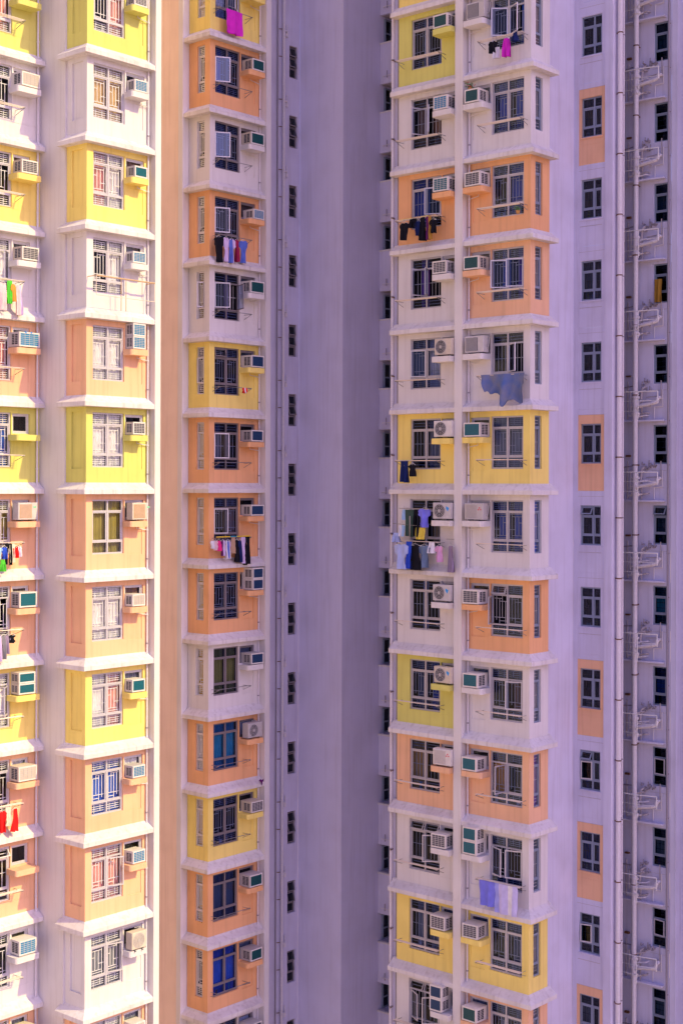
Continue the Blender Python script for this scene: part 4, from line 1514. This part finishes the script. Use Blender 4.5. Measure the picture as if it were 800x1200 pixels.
# stack, floor, along, top height, width, length, kind, colours, object name, label
LAUNDRY = [
 ('A', -2, 1.72, 1.13, .34, .85, 'shirt', ['c_pinkwhite'], 'blouse', 'pink and white blouse at the frame edge on the upper left rack'),
 ('A', -2, 1.48, 1.10, .18, .72, 'towel', ['c_green'], 'scarf', 'bright green scarf on the upper left rack'),
 ('A', -2, 1.33, 1.01, .24, .54, 'shirt', ['c_orange'], 'small_shirt', 'small orange shirt hung beside the green scarf'),
 ('A', -2, 1.12, 1.19, .28, .94, 'dress', ['c_lilac', 'c_pinkwhite'], 'dress', 'pale lilac and pink dress at the right end of the upper left rack'),
 ('A', 1, 1.84, 1.07, .24, .37, 'shirt', ['c_lightblue'], 'shirt', 'light blue shirt at the left edge of the colourful rack'),
 ('A', 1, 1.64, 1.07, .30, .37, 'shirt', ['c_blue'], 'shirt', 'royal blue shirt on the far left colourful rack'),
 ('A', 1, 1.70, .70, .20, .37, 'shorts', ['c_green'], 'shorts', 'bright green shorts below the royal blue shirt'),
 ('A', 1, 1.49, .98, .22, .67, 'trousers', ['c_black'], 'trousers', 'black trousers between blue and cream shirts on the far left'),
 ('A', 1, 1.36, 1.01, .20, .59, 'towel', ['c_cream'], 'towel', 'narrow cream towel beside the bright red top'),
 ('A', 1, 1.20, 1.08, .30, .35, 'shirt', ['c_red'], 'shirt', 'short bright red top on the far left colourful rack'),
 ('A', 1, 1.06, 1.02, .18, .32, 'shirt', ['c_white', 'c_lilac', 'c_white'], 'shirt', 'white and purple striped little shirt right of the red top'),
 ('A', 2, 1.80, 1.19, .22, .80, 'shirt', ['c_lilac'], 'shirt', 'lilac grey shirt at the left edge above the yellow flat'),
 ('A', 2, 1.65, 1.15, .24, .75, 'shirt', ['c_grey'], 'shirt', 'long dark grey shirt on the far left rack'),
 ('A', 2, 1.52, 1.12, .22, .59, 'shirt', ['c_mauve'], 'shirt', 'mauve shirt between the grey shirt and the small black top'),
 ('A', 2, 1.34, 1.08, .30, .26, 'shirt', ['c_black'], 'small_shirt', 'small black top on the far left rack'),
 ('A', 4, 1.70, 1.15, .30, .67, 'shirt', ['c_red'], 'shirt', 'red shirt at the left edge of the photograph'),
 ('A', 4, 1.47, 1.16, .20, .59, 'towel', ['c_cream'], 'towel', 'cream towel between the two red garments'),
 ('A', 4, 1.20, 1.11, .30, .70, 'dress', ['c_red'], 'dress', 'red dress right of the cream towel'),
 ('C', -6, .86, 1.20, .80, .87, 'towel', ['c_magenta'], 'towel', 'large magenta towel hanging from the topmost yellow bay'),
 ('C', -3, .13, 1.07, .40, .93, 'shirt', ['c_black'], 'shirt', 'long black shirt at the left end of the middle column upper rack'),
 ('C', -3, .48, 1.12, .30, .87, 'shirt', ['c_lilac'], 'shirt', 'lilac shirt next to the long black shirt'),
 ('C', -3, .77, 1.12, .30, .87, 'shirt', ['c_midblue', 'c_lilac'], 'shirt', 'blue and lilac shirt in the middle of the upper rack'),
 ('C', -3, 1.04, 1.12, .26, .81, 'shirt', ['c_maroon'], 'shirt', 'maroon shirt between two blue shirts'),
 ('C', -3, 1.36, 1.11, .36, .82, 'shirt', ['c_midblue'], 'shirt', 'blue shirt at the right end of the middle column upper rack'),
 ('C', 1, -.16, .95, .20, .28, 'shirt', ['c_white'], 'baby_shirt', 'tiny white shirt at the left end of the crowded rack'),
 ('C', 1, -.01, .95, .22, .34, 'shirt', ['c_pinkwhite'], 'baby_shirt', 'tiny pale pink shirt beside the hot pink one'),
 ('C', 1, .16, .95, .30, .38, 'shirt', ['c_hotpink'], 'baby_shirt', 'hot pink little shirt on the crowded rack'),
 ('C', 1, .36, .99, .24, .56, 'shirt', ['c_purple', 'c_lilac'], 'shirt', 'dark purple and lilac shirt on the crowded rack'),
 ('C', 1, .62, 1.03, .36, .65, 'shirt', ['c_white', 'c_midblue', 'c_white', 'c_lilac'], 'shirt', 'white and blue striped shirt on the crowded rack'),
 ('C', 1, .88, 1.05, .20, .59, 'towel', ['c_tan'], 'towel', 'narrow tan towel on the crowded rack'),
 ('C', 1, 1.07, 1.03, .26, .81, 'shirt', ['c_black'], 'shirt', 'black shirt right of the tan towel'),
 ('C', 1, 1.24, 1.03, .26, .81, 'shirt', ['c_navy'], 'shirt', 'navy shirt left of the long pale towel'),
 ('C', 1, 1.41, 1.04, .22, .97, 'towel', ['c_lilac'], 'towel', 'long pale lilac towel on the crowded rack'),
 ('C', 1, 1.58, 1.06, .28, 1.04, 'trousers', ['c_black'], 'trousers', 'long black trousers at the right end of the crowded rack'),
 ('DR', -5, 1.20, 1.01, .37, .39, 'shirt', ['c_black'], 'shirt', 'small black shirt on the topmost right corner rack'),
 ('DR', -5, 1.06, .80, .26, .36, 'shorts', ['c_white'], 'shorts', 'white shorts below the small black shirt at the top'),
 ('DR', -5, .66, 1.00, .32, .60, 'dress', ['c_magenta'], 'dress', 'magenta dress on the topmost right corner rack'),
 ('DR', -5, .33, .98, .22, .28, 'shorts', ['c_navy'], 'shorts', 'navy shorts right of the magenta dress'),
 ('DL', -3, 2.06, .89, .44, .58, 'shirt', ['c_black'], 'shirt', 'black shirt hanging low at the left end of the orange bay rack'),
 ('DL', -3, 1.66, .98, .34, .30, 'shorts', ['c_black'], 'shorts', 'black shorts on the orange bay rack'),
 ('DL', -3, 1.44, .99, .28, .49, 'shirt', ['c_navy'], 'shirt', 'dark navy shirt on the orange bay rack'),
 ('DL', -3, 1.26, .98, .22, .80, 'trousers', ['c_black'], 'trousers', 'black trousers in the middle of the orange bay rack'),
 ('DL', -3, 1.00, .98, .22, .78, 'towel', ['c_gold', 'c_purple'], 'scarf', 'brown and gold scarf on the orange bay rack'),
 ('DL', -3, .80, 1.00, .30, .46, 'shirt', ['c_black'], 'shirt', 'black shirt at the right end of the orange bay rack'),
 ('DL', 0, 2.02, 1.04, .32, .74, 'trousers', ['c_navy'], 'trousers', 'navy trousers on the rack of the yellow bay'),
 ('DL', 0, 1.68, 1.04, .36, .42, 'shirt', ['c_black'], 'shirt', 'small black top beside the navy trousers'),
 ('DL', 1, 2.15, 1.03, .68, .85, 'shirt', ['c_skyblue'], 'shirt', 'large pale blue shirt at the left end of the full rack'),
 ('DL', 1, 1.81, 1.03, .24, .92, 'towel', ['c_blue'], 'towel', 'long royal blue towel on the full rack'),
 ('DL', 1, 1.55, 1.04, .56, .85, 'dress', ['c_black'], 'dress', 'black dress in the middle of the full rack'),
 ('DL', 1, 1.15, 1.06, .50, .75, 'shirt', ['c_steelblue'], 'shirt', 'steel blue shirt on the full rack'),
 ('DL', 1, .84, 1.08, .30, .37, 'shorts', ['c_white'], 'shorts', 'small white shorts on the full rack'),
 ('DL', 1, .52, 1.03, .34, .54, 'shirt', ['c_pink'], 'shirt', 'pink shirt at the right end of the full rack'),
 ('DL', 1, .04, 1.22, .40, .88, 'dress', ['c_mauve'], 'dress', 'mauve dress hanging alone beside the white pillar'),
 ('DL', 1, 2.02, 2.22, .20, .35, 'shirt', ['c_lightblue'], 'small_shirt', 'small light blue shirt hung high at the window corner'),
 ('DL', 1, 1.78, 2.22, .34, .93, 'trousers', ['c_dkgreen'], 'trousers', 'dark green trousers hung high across the window'),
 ('DL', 1, 1.48, 2.23, .28, .93, 'trousers', ['c_black'], 'trousers', 'black trousers hung high across the window'),
 ('DL', 1, 1.15, 2.26, .44, .63, 'shirt', ['c_violet'], 'shirt', 'violet blue shirt hung high in front of the condenser'),
 ('DL', 1, 1.32, 1.62, .37, .40, 'towel', ['c_yellow'], 'towel', 'square mustard yellow towel below the violet shirt'),
 ('DL', 1, 2.12, 1.70, .30, .40, 'shirt', ['c_lightblue', 'c_white'], 'small_shirt', 'pale blue and white shirt above the large pale blue one'),
 ('DL', 1, 2.36, 1.42, .32, .32, 'shorts', ['c_skyblue'], 'shorts', 'pale blue shorts at the far left of the full rack'),
 ('DR', -1, .78, 1.17, 1.72, 1.08, 'tarp', ['c_tarp'], 'tarpaulin', 'large grey and blue tarpaulin draped over the rack of the white corner bay'),
 ('DR', 5, 1.34, 1.15, .62, .80, 'towel', ['c_violet2'], 'towel', 'violet blue towel on the lower right corner rack'),
 ('DR', 5, .60, 1.15, .90, .95, 'towel', ['c_palelilac', 'c_white', 'c_palelilac', 'c_palelilac', 'c_paleblue'], 'towel', 'pale lilac towel with white band on the lower right corner rack'),
 ('DL', 7, 1.98, 1.20, .37, .58, 'shirt', ['c_navy'], 'shirt', 'navy shirt on the bottom rack cut off by the frame'),
 ('DL', 7, 1.61, 1.20, .37, .58, 'shirt', ['c_black'], 'shirt', 'black shirt on the bottom rack cut off by the frame'),
 ('DL', 7, 1.24, 1.20, .33, .52, 'shirt', ['c_steelblue'], 'shirt', 'steel blue shirt on the bottom rack cut off by the frame'),
 ('C', -1, 1.45, .92, .20, .20, 'towel', ['c_red', 'c_white', 'c_red'], 'cloth_bag', 'small red and white bag hanging under the yellow bay shelf'),
 ('N', -2, 1.30, 1.84, .29, .78, 'towel', ['c_mustard'], 'towel', 'brown mustard towel hanging out of the narrow window on the far right'),
]
# poles for the rows that hang above or beside the racks
mb = MB()
mb.rod((.95, .45, 2.26), (2.2, .45, 2.26), .014, 'steel')
for a in (.95, 2.2):
    mb.rod((a, 0, 2.26), (a, .47, 2.26), .012, 'steel')
mb.rod((1.1, .45, 1.66), (2.5, .45, 1.74), .010, 'steel')
mb.rod((-.12, .45, 1.26), (.2, .45, 1.26), .010, 'steel')
link('clothes_pole', mb.mesh('clothes_pole', FDL), right, FDL.world(0, 0, z0(1)))
for fr_, n_, par_, a_, b_, cs_ in ((FC, 1, left, .0, 1.72, ['curtain_yellow', 'curtain_yellow', 'curtain_teal', 'curtain_yellow', 'curtain_yellow']),
                                  (FDL, -3, right, .72, 2.3, ['curtain_amber', 'curtain_yellow', 'curtain_amber', 'curtain_yellow', 'curtain_yellow'])):
    mb = MB()
    for k_, c_ in enumerate(cs_):
        t0, t1 = a_ + (b_ - a_) * k_ / 5, a_ + (b_ - a_) * (k_ + 1) / 5
        mb.rod((t0, .39, 1.16), (t1, .39, 1.16), .020, c_, 7)
    link('clothes_pole', mb.mesh('clothes_pole', fr_), par_, fr_.world(0, 0, z0(n_)), 'yellow clothes pole')
for i, (st, n, a, z, w, h, kind, cl, nm, lab) in enumerate(LAUNDRY):
    fr = FRAMES[st]
    rnd = random.Random(i)
    o = .42 if st in ('DL', 'DR', 'A') else .36
    if st == 'N':
        o = .16
    if st in ('A', 'C', 'DL', 'DR') and abs(z - 1.05) < .17 and kind != 'tarp':
        z = (1.14 if st != 'A' else 1.20) - (.11 if kind in ('shirt', 'dress') else 0) + rnd.uniform(-.015, .005)
    yaw = 0 if kind in ('tarp', 'towel') else math.radians(rnd.uniform(-22, 22))
    me = garment_mesh(kind, w, h, cl, fr, i, yaw)
    loc = fr.world(a, o, z0(n) + z)
    t = thing(nm, loc, lab, 'laundry' if nm != 'tarpaulin' else 'tarpaulin', 'laundry hung out to dry', me=me)
    if kind in ('shirt', 'dress') and nm != 'cloth_bag':
        link('hanger', cached(('hanger', fr.key, w), lambda: hanger_mesh(w, fr)), t, loc)

# a crumpled dark cloth caught on the corner of a ledge
mb = MB()
rnd = random.Random(3)
for k in range(9):
    t0, t1 = 2 * math.pi * k / 9, 2 * math.pi * (k + 1) / 9
    r0, r1 = (.10 + .05 * math.sin(3 * t0)), (.10 + .05 * math.sin(3 * t1))
    mb.poly([(0, .06, .02), (r0 * math.cos(t0), .02 * math.sin(2 * t0), r0 * math.sin(t0) * 1.1), (r1 * math.cos(t1), .02 * math.sin(2 * t1), r1 * math.sin(t1) * 1.1)], [(0, 1, 2)], 'c_purple')
    mb.poly([(0, -.02, .02), (r0 * math.cos(t0), .02 * math.sin(2 * t0), r0 * math.sin(t0) * 1.1), (r1 * math.cos(t1), .02 * math.sin(2 * t1), r1 * math.sin(t1) * 1.1)], [(0, 1, 2)], 'c_purple')
thing('rag', FC.world(2.46, .30, z0(4) + .20), 'dark purple rag caught on the end of a white ledge', 'rag', None, mb.mesh('rag', FC))


# ------------------------------------------------------------------ pot plants on shelves and sills
def pot_plant(fr, n, a, o, z, label, pot='curtain_amber', leaf='curtain_green', r=.07, flower=None):
    loc = fr.world(a, o, z0(n) + z)
    t = thing('pot_plant', loc, label, 'plant')
    mb = MB()
    seg = 8
    vs = [(r * .7 * math.cos(2 * math.pi * k / seg), r * .7 * math.sin(2 * math.pi * k / seg), 0) for k in range(seg)] + \
         [(r * math.cos(2 * math.pi * k / seg), r * math.sin(2 * math.pi * k / seg), .11) for k in range(seg)]
    mb.poly(vs, [(k, (k + 1) % seg, seg + (k + 1) % seg, seg + k) for k in range(seg)] + [tuple(range(seg, 2 * seg))], pot)
    link('pot', mb.mesh('pot', fr), t, loc)
    mb = MB()
    rnd = random.Random(label)
    for k in range(46):
        u = Vector((rnd.gauss(0, .07), rnd.gauss(0, .07), .13 + abs(rnd.gauss(0, .07))))
        d1 = Vector((rnd.uniform(-1, 1), rnd.uniform(-1, 1), rnd.uniform(-.3, 1))).normalized() * .05
        d2 = d1.cross(Vector((rnd.uniform(-1, 1), rnd.uniform(-1, 1), rnd.uniform(-1, 1)))).normalized() * .018
        mb.poly([u - d1, u + d2, u + d1, u - d2], [(0, 1, 2, 3)], flower if (flower and k % 4 == 0) else leaf)
    link('foliage', mb.mesh('foliage', fr), t, loc)


pot_plant(FDR, -4, 2.2, .30, 2.35, 'little red flowering pot plant on top of the green fronted unit', flower='c_red')
pot_plant(FDR, -3, .42, .10, .86, 'leafy pot plant outside the right pane of the orange corner bay')
